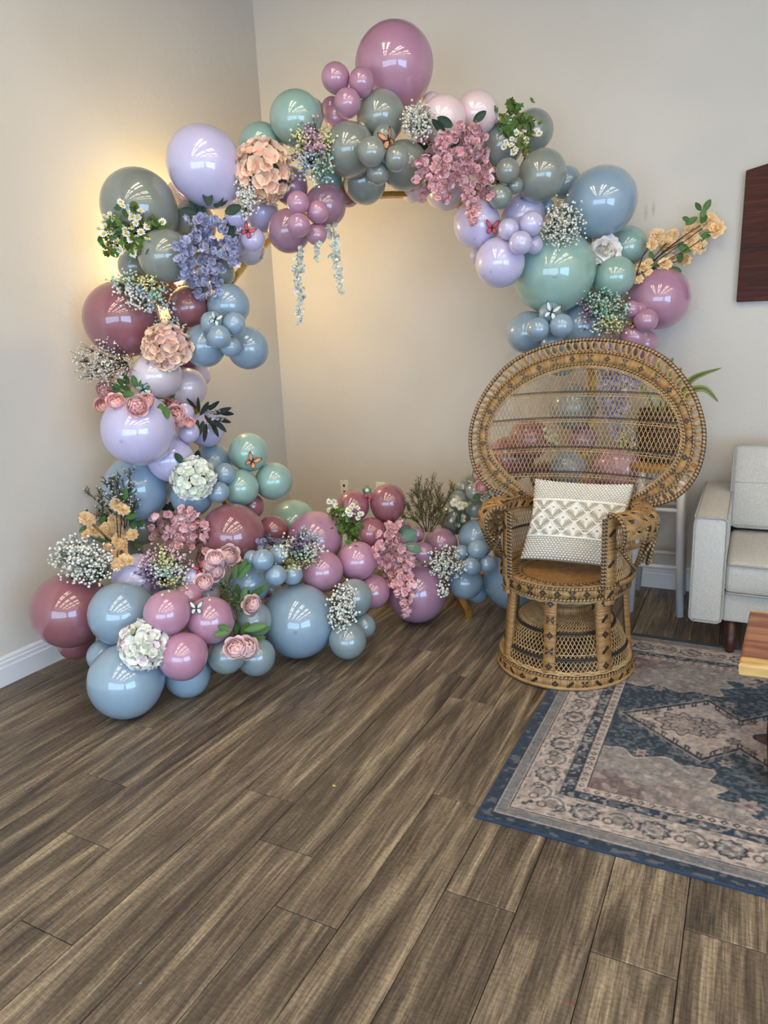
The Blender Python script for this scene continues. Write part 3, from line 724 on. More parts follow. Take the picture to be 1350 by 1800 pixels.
cl('lavL', 'below the pink ranunculus garland', [(244, 755, 64, 'lav', .42), (325, 726, 17, 'lav', .40), (332, 760, 19, 'lav', .42), (362, 755, 32, 'lav', .22), (320, 768, 16, 'lav', .3), (301, 807, 41, 'lav', .36)])
cl('blueL2', 'near the round white hydrangea on the arch', [(240, 858, 57, 'blue', .35), (375, 813, 34, 'blue', .2), (337, 872, 37, 'blue', .38), (395, 832.5, 19, 'blue', .42), (384, 865, 19, 'blue', .44), (370, 822, 16, 'blue', .36), (366, 846, 17, 'blue', .36)])
cl('mintL', 'by the orange butterfly above the rosewood balloons', [(437, 795, 34, 'mint', .25), (481, 846, 33.5, 'mint', .25), (423, 857, 32, 'mint', .32)])
cl('fogL', 'behind the peach blossoms', [(251, 926, 31, 'sage', .38), (218, 972, 30, 'sage', .4)])
cl('roseM', 'beside the pale pink hydrangea cluster', [(409, 940, 55, 'rose', .5), (441, 890, 24, 'rose', .25), (480, 932, 27, 'rose', .25)])
cl('mintM', 'behind the orchid balloons near the corner', [(516, 922, 44, 'mint', .1)])
cl('orchM', 'behind the pastel gypsophila on the floor garland', [(554, 947, 49, 'orch', .32), (566, 1004, 37.5, 'orch', .52), (628, 986, 35, 'orch', .45), (655, 1040, 30, 'orch', .45)])
cl('fogM', 'beside the white gypsophila low on the floor garland', [(622, 1051, 34, 'fog', .6), (639, 1100, 22, 'fog', .6), (611, 1125, 34, 'fog', .71)])
cl('blueM', 'beside the grey green balloons on the floor', [(525, 1091, 66, 'blue', .65)])
cl('blueS', 'in the small cluster beside the rosewood balloon', [(438, 1026, 37, 'blue', .62), (462, 984, 19.5, 'blue', .78), (485, 1011, 19, 'blue', .78), (489, 975, 17.5, 'blue', .68), (514, 1010, 18.5, 'blue', .68), (443, 981, 14.5, 'blue', .7), (478, 1045, 22, 'blue', .5)])
cl('pileL', 'at the end of the garland by the left baseboard', [(122, 1073, 65, 'rose', .75), (133, 1127, 32, 'rose', .72), (213, 1079, 56, 'blue', .92), (184, 1152, 30, 'blue', .95), (221, 1197, 65, 'blue', 1.10)])
cl('pileO', 'under the white butterfly on the floor garland', [(294, 1077, 41, 'orch', 1.05), (370, 1090, 42, 'orch', 1.0), (321, 1154, 42.5, 'orch', 1.12), (332, 1048, 24, 'orch', .85), (329, 1186, 40, 'blue', .93)])
cl('pileF', 'under the pink ranunculus bouquet', [(398, 1152, 33, 'fog', .92), (450, 1154, 34, 'fog', .88), (444, 1090, 34, 'fog', .82)])
cl('pileV', 'among the pastel gypsophila behind the blue balloons', [(245, 1018, 46, 'lav', .72), (341, 1018, 22, 'lav', .8), (370, 1008, 24, 'lav', .72), (379, 990, 16, 'lav', .76), (363, 1044, 24, 'lilac', .72), (306, 1030, 17, 'lav', .72)])
cl('roseR', 'below the wall outlets', [(620, 890, 29, 'rose', .2), (682, 884, 33, 'rose', .2), (652, 937, 28, 'rose', .28)])
cl('orchR', 'beside the hanging pink blossoms on the floor garland', [(704, 933, 20, 'plum', .2), (719.5, 948, 15.5, 'plum', .36), (732, 940, 14.5, 'plum', .3), (744, 971, 18, 'plum', .40), (717, 975, 15, 'plum', .34), (775, 957, 30, 'plum', .2), (733, 1042, 54, 'plum', .325)])
cl('sageR', 'beside the cream button flowers', [(799, 909, 29, 'sage', .12), (805, 880, 18, 'sage', .28), (835, 865, 17, 'sage', .28), (815, 858, 15, 'sage', .16), (828, 856, 24, 'sage', .02), (835, 893, 17, 'sage', .2)])
cl('blueR', 'beside the left arm of the wicker chair', [(838, 946, 33, 'blue', .2), (839.5, 965, 17.5, 'blue', .42), (811, 972, 14.5, 'blue', .36), (829, 996, 16.5, 'blue', .44), (856, 991, 16, 'blue', .42), (818, 1023, 31, 'blue', .3), (839, 1041, 20, 'blue', .18), (905, 1018, 57, 'blue', .29)])
cl('orchT', 'at the crown of the arch', [(693, 116, 69, 'orch', .12), (590, 137, 25, 'orch', .26), (635.5, 144, 23, 'orch', .28), (611, 181, 24, 'orch', .32), (584, 190, 19, 'orch', .1), (592, 208, 22, 'orch', .12)])
cl('sageT', 'in the sage cluster at the crown of the arch', [(669, 203, 42, 'sage', .22), (615, 263, 45, 'sage', .30), (711, 291, 42, 'sage', .24), (641, 319, 38, 'sage', .16), (675.5, 241, 20, 'sage', .42), (653, 267, 24.5, 'sage', .50), (697, 279, 22.5, 'sage', .48), (664.6, 305, 20, 'sage', .42)])
cl('mintT', 'above the peach hydrangea on the arch', [(521, 208, 46, 'mint', .24), (548, 198, 24, 'mint', .05), (459, 257, 39, 'mint', .14), (575, 312, 28, 'mint', .08)])
cl('plumT', 'above the hanging white wisteria', [(510, 327, 32, 'plum', .16), (572, 362, 36, 'plum', .2), (508, 406, 37, 'plum', .24), (524, 357, 20, 'orch', .42), (558.5, 373, 19.5, 'orch', .42), (525, 396, 21, 'orch', .46), (556, 412, 19, 'orch', .38), (612, 341, 22, 'plum', -.02)])
cl('blushT', 'behind the pink wisteria at the top of the arch', [(758, 180, 17, 'blush', .02), (779, 211, 40, 'blush', .16), (838, 199, 37, 'blush', .14), (744, 266, 25, 'blush', .05), (725, 332, 24, 'blush', -.02), (782, 334, 35, 'lilac', .06)])
cl('sageTR', 'below the daisy sprig on the arch', [(881, 254, 38, 'sage', .16), (937, 229, 35, 'sage', .04), (952.6, 308, 43, 'sage', .26), (892, 300, 21, 'sage', .38), (879, 346, 21, 'sage', .34), (905, 326, 15, 'sage', .3), (864, 306, 12.5, 'sage', .28), (846, 338, 18, 'sage', .12), (842, 290, 18, 'sage', .05)])
cl('blueTR', 'above the cream peony on the arch', [(994, 320, 27, 'blue', .05), (960, 364, 14, 'blue', .12), (1056, 356, 61, 'blue', .2)])
cl('lavR', 'by the pink butterfly and white gypsophila', [(838, 393, 42, 'lav', .24), (919, 380, 39, 'lav', .2), (879, 461, 43.5, 'lav', .3), (894, 403, 19, 'lav', .42), (934, 393, 21, 'lav', .42), (915, 427, 20, 'lav', .46), (938, 430, 16.5, 'lav', .36), (842, 448, 16, 'lav', .1)])
cl('mintR', 'around the cream peony on the arch', [(973, 477, 71, 'mint', .22), (1102, 433, 34, 'mint', .1), (1080, 487, 36, 'mint', .24), (1028, 521, 18, 'mint', .06)])
cl('orchR2', 'under the peach blossom branch', [(1158, 525, 53, 'orch', .06), (1136, 563, 20, 'orch', .24), (1121, 545, 14, 'orch', .12), (1110, 543, 14, 'orch', .16), (1113, 592, 24, 'orch', .1), (1131, 604, 24, 'orch', .05)])
cl('blueR2', 'just above the top of the wicker chair', [(928, 584, 37, 'blue', .16), (967, 551, 19.5, 'blue', .34), (946.6, 578.5, 20, 'blue', .36), (987, 572.6, 20.5, 'blue', .36), (970.7, 604, 20, 'blue', .30), (1021, 573, 40, 'blue', .1)])
cl('behind', 'seen through the cane back of the wicker chair', [(985, 634, 28, 'blue', .1), (1024, 620, 24, 'rose', .05), (1128, 632, 24, 'orch', .05), (930, 772, 36, 'rose', .14), (897, 806, 40, 'rose', .14), (1092, 822, 44, 'orch', .1), (998, 822, 32, 'blue', .12), (1022, 770, 26, 'plum', .05), (1005, 715, 40, 'fog', .02), (955, 836, 26, 'rose', .08), (1052, 868, 30, 'plum', .05)])
rowsB = [(k, *r_) for k, (ph, rs) in CL.items() for r_ in rs]
NBAL = len(rowsB)
bx = np.array([r_[1:3] for r_ in rowsB], float); bp = np.array([r_[3] for r_ in rowsB], float)
D = np.array([ray(*p) for p in bx]); t0 = np.array([arch_depth(r_[1], r_[2], r_[5]) for r_ in rowsB]); tb_ = t0.copy()
# the balloons settle against each other, the floor and the walls; only their distance changes
ui, uj = np.triu_indices(NBAL, 1); order = np.sign(t0[uj] - t0[ui]); order[order == 0] = 1
for it in range(420):
    C_ = CAMP + D * tb_[:, None]; R_ = bp * tb_ / F_PX
    dl = C_[uj] - C_[ui]; ds = np.linalg.norm(dl, axis=1); need = .975 * (R_[ui] + R_[uj])
    pen = need - ds; k_ = pen > 0
    if k_.any():
        push = np.minimum(pen[k_] * .35, .012); dlt = np.zeros(NBAL); cnt = np.zeros(NBAL)
        np.add.at(dlt, uj[k_], push * order[k_]); np.add.at(dlt, ui[k_], -push * order[k_]); np.add.at(cnt, uj[k_], 1); np.add.at(cnt, ui[k_], 1)
        tb_ += dlt / np.maximum(1, cnt ** .5)
    tb_ += (t0 - tb_) * .007
    R_ = bp * tb_ / F_PX
    tb_ = np.minimum(tb_, CAM_H / np.maximum(bp / F_PX - D[:, 2], 1e-3) - 1e-3 + 10 * (D[:, 2] >= bp / F_PX))   # stay above the floor
    tb_ = np.minimum(tb_, np.where(D[:, 0] < 0, (-WALL_X - .012) / np.maximum(bp / F_PX - D[:, 0], 1e-3), 99))       # clear of left wall
    tb_ = np.minimum(tb_, (WALL_Y - .03) / (D[:, 1] + bp / F_PX))                                       # clear of back wall
BC = CAMP + D * tb_[:, None]; BR = bp * tb_ / F_PX
SIZES = ((.075, 'tiny'), (.105, 'small'), (.135, 'medium'), (.165, 'large'), (9, 'giant'))
def spine_point(p):
    """closest point of the garland's core: the hoop above, a line on the floor below"""
    rel = p - (HC + np.array([0, 0, HR + .03])); u = rel @ AD; w_ = rel[2]; k_ = math.hypot(u, w_) + 1e-6
    return HC + np.array([0, 0, HR + .03]) + AD * (u / k_ * HR) + np.array([0, 0, 1.0]) * (w_ / k_ * HR) + AN * .10
bpos = {}; BLAB = {}
for i, r_ in enumerate(rowsB):
    key, colr = r_[0], r_[4]; sz = next(s for q, s in SIZES if BR[i] < q)
    me = balloon_mesh(colr, BR[i] < .085)
    away = BC[i] - spine_point(BC[i])
    if r_[2] > 870: away = BC[i] - (spine_point(BC[i]) + AN * max(0, r_[5] - .35) - np.array([0, 0, .06]))
    away = unit(away) + .45 * unit(-D[i]) * 0 + rng.normal(0, .18, 3)
    o = link('balloon', me); o.matrix_world = orient(away, BC[i], BR[i])
    e = 1 + rng.uniform(-.02, .03); o.scale = (BR[i] * (2 - e) , BR[i] * (2 - e), BR[i] * e)
    lab = '%s %s balloon %s' % (sz, BCOL[colr][0], CL[key][0])
    BLAB.setdefault(lab, []).append(o); tag(o, lab, 'balloon', '%s %s balloons %s' % (sz, BCOL[colr][0], CL[key][0]))
    bpos[(r_[1], r_[2])] = i
ORD = ['topmost', 'second highest', 'third highest', 'fourth highest', 'fifth highest', 'sixth highest']
for lab, os_ in BLAB.items():          # look-alikes of one cluster are told apart by how high they hang
    os_.sort(key=lambda o: -o.matrix_world.translation.z)
    for k_, o in enumerate(os_):
        if len(os_) > 1: o['label'] = lab + ', ' + ('lowest' if k_ == len(os_) - 1 else ORD[k_])
def front_depth(x, y, default=.2):
    """depth of the nearest balloon surface along the ray through a pixel"""
    d = ray(x, y); dn = d / np.linalg.norm(d); oc = CAMP - BC; bb = oc @ dn; cc_ = (oc ** 2).sum(1) - BR ** 2; disc = bb * bb - cc_
    hit = np.where(disc > 0, -bb - np.sqrt(np.maximum(disc, 0)), 99); m = hit.min()
    return (m / np.linalg.norm(d)) if m < 90 else arch_depth(x, y, default)
def nest_depth(x, y, wx, wy=None):
    wy = wy or wx
    return min(front_depth(x + a_ * wx, y + b_ * wy) for a_, b_ in ((0, 0), (.5, 0), (-.5, 0), (0, .5), (0, -.5), (.4, .4), (-.4, .4), (.4, -.4), (-.4, -.4)))
def at(x, y, lift=.0, default=.2):
    """a point resting on the balloons under a pixel, lifted towards the viewer's side by lift metres"""
    return CAMP + ray(x, y) * (front_depth(x, y, default) - lift)
def at_depth(x, y, t): return CAMP + ray(x, y) * t
VIEW = lambda p: unit(CAMP - p)
# ================================================================== PEACOCK CHAIR
def cane_mat(name, rgb, vary=.28):
    n = NT(name); v = n.coord('Object'); c = lin(rgb)
    f = n.noise(v, 26, 4, .7); f2 = n.noise(v, 5, 2)
    a = n.ramp(f, [(.3, tuple(x * (1 - vary) for x in c)), (.7, tuple(min(1, x * (1 + vary)) for x in c))])
    n.l(n.mix(.5, a, n.ramp(f2, [(.35, (.8, .76, .7)), (.65, (1.1, 1.1, 1.1))]), 'MULTIPLY'), n.b.inputs['Base Color'])
    n.b.inputs['Roughness'].default_value = .42; return n.m
M_CANE = cane_mat('cane_tan', (166, 130, 84)); M_DARK = cane_mat('cane_black', (46, 40, 36)); M_LIGHT = cane_mat('cane_pale', (182, 150, 106))
def wrap_mat():
    n = NT('cane_wrapping'); tc = n.n('ShaderNodeTexCoord'); sp = n.n('ShaderNodeSeparateXYZ'); n.l(tc.outputs['UV'], sp.inputs[0])
    w = n.math('ABSOLUTE', n.math('SINE', n.math('MULTIPLY', sp.outputs[0], math.pi / .0042)))
    v = n.coord('Object'); f = n.noise(v, 30, 3, .7)
    cid = n.math('FLOOR', n.math('MULTIPLY', sp.outputs[0], 1 / .0042)); wn = n.n('ShaderNodeTexWhiteNoise', noise_dimensions='1D'); n.l(cid, wn.inputs['W'])
    base = n.ramp(n.math('ADD', n.math('MULTIPLY', f, .5), n.math('MULTIPLY', wn.outputs[0], .5)), [(.25, lin((138, 100, 56))), (.75, lin((186, 144, 86)))])
    n.l(n.mix(n.ramp(w, [(0.05, (1, 1, 1)), (.35, (0, 0, 0))]), base, lin((92, 62, 34))), n.b.inputs['Base Color'])
    n.b.inputs['Roughness'].default_value = .38; n.bump(w, .5, .0012); return n.m
M_WRAP = wrap_mat()
chair = thing('peacock_chair', 'wicker peacock chair with large fan back and hourglass cane base', 'chair', (-.685, 3.03, .0))
CH = np.array([-.685, 3.03, 0])
def strip(mb, P, W, N, half, thick, mi=0):
    P, W, N = map(np.asarray, (P, W, N)); half = np.broadcast_to(half, (len(P),)); s = np.r_[0, np.cumsum(np.linalg.norm(np.diff(P, axis=0), axis=1))]
    sec = [(-1, -1), (1, -1), (1, 1), (-1, 1), (-1, -1)]; V = []; UV = []
    for i in range(len(P)):
        V.append([P[i] + W[i] * half[i] * a + N[i] * thick * c for a, c in sec]); UV.append([(s[i], a * half[i]) for a, c in sec])
    mb.grid(np.array(V), mi, uv=UV); return mb
FLOWER = ['.XX.', 'X..X', 'X..X', '.XX.']; CROSS = ['XX.XX', '.X.X.', '..X..', '.X.X.', 'XX.XX']; SLASH = ['...XX', '..XXX', '.XXX.', 'XXX..', 'XX...']
FLOWER = ['..X..', '.XXX.', 'XX.XX', '.XXX.', '..X..']
def motif(mb, p, u, w, n, cell, art):
    k = len(art); B = np.stack([u, w, n], 1)
    for r_, rowt in enumerate(art):
        c = 0
        while c < len(rowt):
            if rowt[c] == 'X':
                e = c
                while e < len(rowt) and rowt[e] == 'X': e += 1
                mb.box(p + u * ((c + e) / 2 - len(rowt) / 2) * cell + w * (k / 2 - .5 - r_) * cell, ((e - c) * cell * .96, cell * .9, .0022), B); c = e
            else: c += 1
def motifs_on(name, P, W, N, parent, step, cell, arts, start=.5, thick=.004):
    P = np.asarray(P); s = np.r_[0, np.cumsum(np.linalg.norm(np.diff(P, axis=0), axis=1))]; q = start * step; i = 0
    while q < s[-1]:
        k = min(len(P) - 2, np.searchsorted(s, q) - 1); k = max(k, 0)
        p = P[k] + (P[k + 1] - P[k]) * (q - s[k]) / max(1e-9, s[k + 1] - s[k]); u = unit(P[k + 1] - P[k]); n = unit(N[k]); w = unit(W[k])
        m = MB(); motif(m, p + n * thick, u, w, n, cell, arts[i % len(arts)]); m.build(name, M_DARK, parent, smooth=False); q += step; i += 1

# ---------------------------------------------------------------- fan back
def ysurf(x, z): return .19 + .15 * (z - .45) - .22 * x * x
def S(x, z, h=0.0): return np.array([x, ysurf(x, z) - h, z])
OUTR = [(.225, .69), (.29, .705), (.36, .725), (.43, .765), (.487, .84), (.514, .93), (.517, 1.03), (.497, 1.118), (.462, 1.198), (.405, 1.277), (.335, 1.343), (.24, 1.392), (.127, 1.422), (0, 1.433)]
INNR = [(.195, .70), (.215, .72), (.265, .765), (.345, .836), (.403, .908), (.426, .998), (.402, 1.095), (.337, 1.181), (.24, 1.247), (.122, 1.291), (0, 1.305)]
full = lambda L: np.array(L + [(-x, z) for x, z in L[-2::-1]])
NS = 220
o2 = resample(spline(full(OUTR), 10), .001); i2 = resample(spline(full(INNR), 10), .001)
pick = lambda A: A[np.linspace(0, len(A) - 1, NS).round().astype(int)]
# match the two outlines by normalised length in each half
O2, I2 = pick(o2), pick(i2)
def fan_path(fr, h=0.0, a=0, b_=NS):
    L = I2[a:b_] * (1 - fr) + O2[a:b_] * fr
    return np.array([S(x, z, h) for x, z in L])
def fan_frames(P):
    T_ = np.gradient(P, axis=0); T_ /= np.linalg.norm(T_, axis=1)[:, None]
    N_ = np.array([unit((.44 * -p[0] * -1 * 0 - .44 * p[0], -1, .15)) for p in P]); N_ -= T_ * (N_ * T_).sum(1)[:, None]; N_ /= np.linalg.norm(N_, axis=1)[:, None]
    return np.cross(N_, T_), N_
Pb = fan_path(.36); Wb, Nb = fan_frames(Pb)
wid = np.linalg.norm(O2 - I2, axis=1); half = np.clip(.175 * wid, .012, .0235)
band = strip(MB(), Pb, Wb, Nb, half, .004).build('backrest', M_WRAP, chair)
MB().rope(fan_path(1.0), .0095).build('rope_edge', [M_CANE, M_DARK], band)
MB().rope(fan_path(.57, .003), .0055).build('rope_edge', [M_CANE, M_DARK], band)
MB().rope(fan_path(.16, .003), .0055).build('rope_edge', [M_CANE, M_DARK], band)
# plaited braid along the inside edge
P = resample(fan_path(.06, .002), .004); W_, N_ = fan_frames(P)
mb = MB()
for k in range(3):
    ph = np.arange(len(P)) * .55 + k * 2.094
    mb.tube(P + W_ * (.006 * np.sin(ph))[:, None] + N_ * (.003 * np.sin(2 * ph))[:, None], .003, 5)
mb.build('braid', M_LIGHT, band)
motifs_on('woven_motif', Pb, Wb, Nb, band, .078, .0058, [FLOWER, CROSS], start=.42)
# chain of open loops between the band and the outer rope
a = np.linspace(0, 2 * np.pi, 17)[:-1]
loop = MB(); V = []
for q in a:
    c = np.array([.0135 * math.cos(q), .0225 * math.sin(q), .002 * math.cos(q)]); n_ = unit((math.cos(q), math.sin(q) * .7, 0))
    V.append([c + n_ * .0052 * x + np.array([0, 0, 1]) * .0022 * y for x, y in ((-1, -1), (1, -1), (1, 1), (-1, 1), (-1, -1))])
loop_me = loop.grid(np.array(V), closed_u=True).mesh('rim_loop', M_CANE)
Pl = fan_path(.785); Wl, Nl = fan_frames(Pl); s = np.r_[0, np.cumsum(np.linalg.norm(np.diff(Pl, axis=0), axis=1))]
nl = int(s[-1] / .030)
for k in range(nl):
    q = (k + .5) / nl * s[-1]; i = min(NS - 2, np.searchsorted(s, q)); T_ = unit(Pl[i + 1] - Pl[i - 1])
    sc_ = min(1.0, wid[i] * .20 / .0225) if wid[i] < .12 else 1.0
    m = basis(T_ * 1.0, Wl[i] * max(.35, wid[i] / .128), Nl[i], Pl[i] + Nl[i] * (.001 if k % 2 else -.001)) @ Matrix.Rotation(.25, 4, 'Z')
    link('rim_loop', loop_me, band, m)
# cane lattice
poly = np.vstack([i2, i2[:1]])
def inside(x, z):
    x0, z0 = poly[:-1, 0], poly[:-1, 1]; x1, z1 = poly[1:, 0], poly[1:, 1]
    c = (z0 > z) != (z1 > z); return (np.sum(c & (x < (x1 - x0) * (z - z0) / (z1 - z0 + 1e-12) + x0)) % 2) == 1
mb = MB()
for sgn in (-1, 1):
    for x0 in np.arange(-.72, .721, .0185):
        zs = np.linspace(.70, 1.31, 62); xs_ = x0 + sgn * .42 * (zs - .95) * (1 + .0 * zs); run = []
        for x, z in zip(xs_, zs):
            if inside(x, z): run.append(S(x, z, .0022 * sgn))
            elif len(run) > 1: mb.tube(run[::3] + ([run[-1]] if (len(run) - 1) % 3 else []), .0018, 4, caps=False); run = []
            else: run = []
        if len(run) > 1: mb.tube(run[::3] + ([run[-1]] if (len(run) - 1) % 3 else []), .0021, 4, caps=False)
stuff(mb.build('cane_lattice', M_LIGHT, band))
for z0 in (1.193, 1.077, .944, .829):
    xs_ = np.linspace(-.45, .45, 241); zz = z0 - .11 * xs_ ** 2
    ok = [inside(x, z) for x, z in zip(xs_, zz)]; xs_ = xs_[ok]; zz = zz[ok]
    d = MB()
    d.tube([S(x, z + .012, .003) for x, z in zip(xs_[::4], zz[::4])], .002, 5); d.tube([S(x, z + .0065, .003) for x, z in zip(xs_[::4], zz[::4])], .0017, 5)
    cb = d.build('cross_band', M_DARK, band)
    d = MB(); k = np.arange(len(xs_))
    d.tube([S(x, z + .001 + .0055 * (1, 0, -1, 0)[i % 4], .0035) for i, (x, z) in enumerate(zip(xs_, zz))], .0017, 4)
    stuff(d.build('zigzag_cane', M_LIGHT, band))
    MB().tube([S(x, z - .010, .002) for x, z in zip(xs_[::4], zz[::4])], .0022, 5).build('cross_cane', M_LIGHT, band)

# ---------------------------------------------------------------- seat
def ringpts(r, z, n=96, a0=0, a1=2 * np.pi, closed=True):
    a = np.linspace(a0, a1, n, endpoint=not closed); return np.stack([r * np.sin(a), -r * np.cos(a), np.full(n, z)], 1)
def seat_mat():
    n = NT('seat_weave'); tc = n.n('ShaderNodeTexCoord'); mp = n.n('ShaderNodeMapping'); mp.inputs['Rotation'].default_value = (0, 0, .5); mp.inputs['Scale'].default_value = (62, 105, 1); n.l(tc.outputs['Object'], mp.inputs[0])
    sp = n.n('ShaderNodeSeparateXYZ'); n.l(mp.outputs[0], sp.inputs[0])
    row = n.math('FLOOR', sp.outputs[1]); x = n.math('FRACT', n.math('ADD', sp.outputs[0], n.math('MULTIPLY', row, .37))); y = n.math('FRACT', sp.outputs[1])
    hole = n.math('MULTIPLY', n.math('LESS_THAN', x, .36), n.math('LESS_THAN', n.math('ABSOLUTE', n.math('SUBTRACT', y, .5)), .3))
    v = n.coord('Object'); base = n.ramp(n.noise(v, 45, 3), [(.3, lin((152, 108, 56))), (.7, lin((200, 150, 86)))])
    n.l(n.mix(hole, base, lin((60, 42, 26))), n.b.inputs['Base Color']); n.b.inputs['Roughness'].default_value = .35
    n.bump(n.math('SUBTRACT', 1.0, hole), .6, .003); return n.m
seat = MB().lathe([(.001, .428), (.10, .43), (.19, .438), (.245, .447), (.262, .449), (.264, .44), (.262, .40), (.22, .392), (.001, .392)], 64).build('seat', seat_mat(), chair)
MB().lathe([(.192, .4395), (.245, .4485), (.2635, .4505), (.2665, .446), (.2640, .440)], 72).build('seat_border', M_CANE, seat)
P = ringpts(.268, .422, 145); P[-1] = P[0]
Rn = np.stack([P[:, 0], P[:, 1], np.zeros(len(P))], 1) / .268; Zn = np.tile([0, 0, 1.0], (len(P), 1))
rim = strip(MB(), P, Zn, Rn, .022, .004).build('seat_rim', M_WRAP, chair)
for z in (.446, .399): MB().rope(ringpts(.2725, z), .006, True).build('rope_edge', [M_CANE, M_DARK], rim)
MB().rope(ringpts(.19, .441), .0042, True).build('rope_ring', [M_CANE, M_DARK], seat)
for k, rr in ((0, .266), (1, .262), (2, .257)):
    q = ringpts(rr, .390 - k * .005, 160); q[:, 2] += .002 * np.sin(np.arange(160) * 1.3 + k * 2); MB().tube(q, .0035, 5, True).build('under_braid', M_LIGHT, rim)
motifs_on('woven_motif', P, Zn, Rn, rim, .058, .0062, [FLOWER, CROSS], thick=.005)
for k in range(40):
    a_ = k / 40 * 2 * np.pi; d = np.array([math.sin(a_ + .55), -math.cos(a_ + .55), 0]); c = np.array([.222 * math.sin(a_), -.222 * math.cos(a_), .4462])
    MB().box(c, (.034, .0045, .0025), np.stack([d, np.cross([0, 0, 1], d), [0, 0, 1]], 1)).build('seat_dash', M_DARK, seat, smooth=False)

# ---------------------------------------------------------------- hourglass pedestal
prof = spline([(.284, .075), (.275, .105), (.262, .14), (.238, .195), (.208, .23), (.165, .256), (.122, .272)], 6)
ps = np.r_[0, np.cumsum(np.linalg.norm(np.diff(prof, axis=0), axis=1))]; ps /= ps[-1]
mb = MB(); NC = 88
for sgn in (-1, 1):
    for k in range(NC):
        a_ = k / NC * 2 * np.pi + sgn * .62 * ps ** .9; r_ = prof[:, 0] + sgn * .0012
        mb.tube(np.stack([r_ * np.sin(a_), -r_ * np.cos(a_), prof[:, 1]], 1)[::2], .0018, 4, caps=False)
ped = MB()
P = ringpts(.291, .034, 145); P[-1] = P[0]; Rn = np.stack([P[:, 0], P[:, 1], np.zeros(len(P))], 1) / .291; Zn = np.tile([0, 0, 1.0], (len(P), 1))
ped = strip(MB(), P, Zn, Rn, .024, .005).build('pedestal', M_WRAP, chair)
stuff(mb.build('cane_lattice', M_LIGHT, ped))
MB().tube(ringpts(.295, .0165), .0085, 8, True).build('foot_ring', M_CANE, ped)
MB().rope(ringpts(.294, .064), .0062, True).build('rope_edge', [M_CANE, M_DARK], ped)
for k in range(3):
    q = ringpts(.288 - .003 * k, .072 + .005 * k, 160); q[:, 2] += .0022 * np.sin(np.arange(160) * 1.1 + k * 2); MB().tube(q, .0035, 5, True).build('braid', M_LIGHT, ped)
motifs_on('woven_motif', P, Zn, Rn, ped, .060, .006, [FLOWER, SLASH, CROSS, SLASH[::-1]], thick=.006)
for zz in (.132, .226):
    rr = float(np.interp(zz, prof[:, 1], prof[:, 0]))
    for dz in (-.0035, .0035): MB().rope(ringpts(rr + .002 - dz * .6, zz + dz), .0042, True).build('dark_band', [M_DARK, M_DARK], ped)
MB().tube(ringpts(float(np.interp(.15, prof[:, 1], prof[:, 0])) + .001, .15), .0022, 5, True).build('cane_ring', M_LIGHT, ped)
P = ringpts(.122, .292, 73); P[-1] = P[0]; Rn = np.stack([P[:, 0], P[:, 1], np.zeros(len(P))], 1) / .122; Zn = np.tile([0, 0, 1.0], (len(P), 1))
wb = strip(MB(), P, Zn, Rn, .018, .004).build('waist_band', M_WRAP, chair)
motifs_on('woven_motif', P, Zn, Rn, wb, .19, .0062, [FLOWER], start=.9, thick=.005)
mb = MB(); up = spline([(.116, .305), (.125, .33), (.155, .36), (.215, .386)], 5); us = np.linspace(0, 1, len(up))
for k in range(72):
    a_ = k / 72 * 2 * np.pi + .75 * us; mb.tube(np.stack([up[:, 0] * np.sin(a_), -up[:, 0] * np.cos(a_), up[:, 1]], 1)[::2], .0019, 4, caps=False)
stuff(mb.build('flare_canes', M_LIGHT, wb))
mb = MB(); up = spline([(.205, .232), (.165, .258), (.122, .278)], 5); us = np.linspace(0, 1, len(up))
for k in range(84):
    a_ = k / 84 * 2 * np.pi + .5 * us; mb.tube(np.stack([(up[:, 0] + .002) * np.sin(a_), -(up[:, 0] + .002) * np.cos(a_), up[:, 1] + .002], 1)[::2], .0017, 4, caps=False)
stuff(mb.build('dome_canes', M_LIGHT, wb))

# ---------------------------------------------------------------- legs
for deg, hw, arts in ((-49, .030, None), (0, .024, [FLOWER, CROSS]), (49, .030, [FLOWER, SLASH]), (107, .02, [SLASH]), (-107, .02, None), (180, .022, None)):
    a_ = math.radians(deg); rd = np.array([math.sin(a_), -math.cos(a_), 0]); tg = np.array([math.cos(a_), math.sin(a_), 0])
    t = np.linspace(0, 1, 24); P = np.array([rd * (.278 - .026 * q) + np.array([0, 0, .07 + .325 * q]) for q in t])
    lg = strip(MB(), P, np.tile(tg, (24, 1)), np.tile(rd, (24, 1)), hw * (.72 + .28 * t) if deg == -49 else hw, .011).build('leg', M_WRAP, chair)
    if arts: motifs_on('woven_motif', P, np.tile(tg, (24, 1)), np.tile(rd, (24, 1)), lg, .068, .0064, arts, thick=.012)

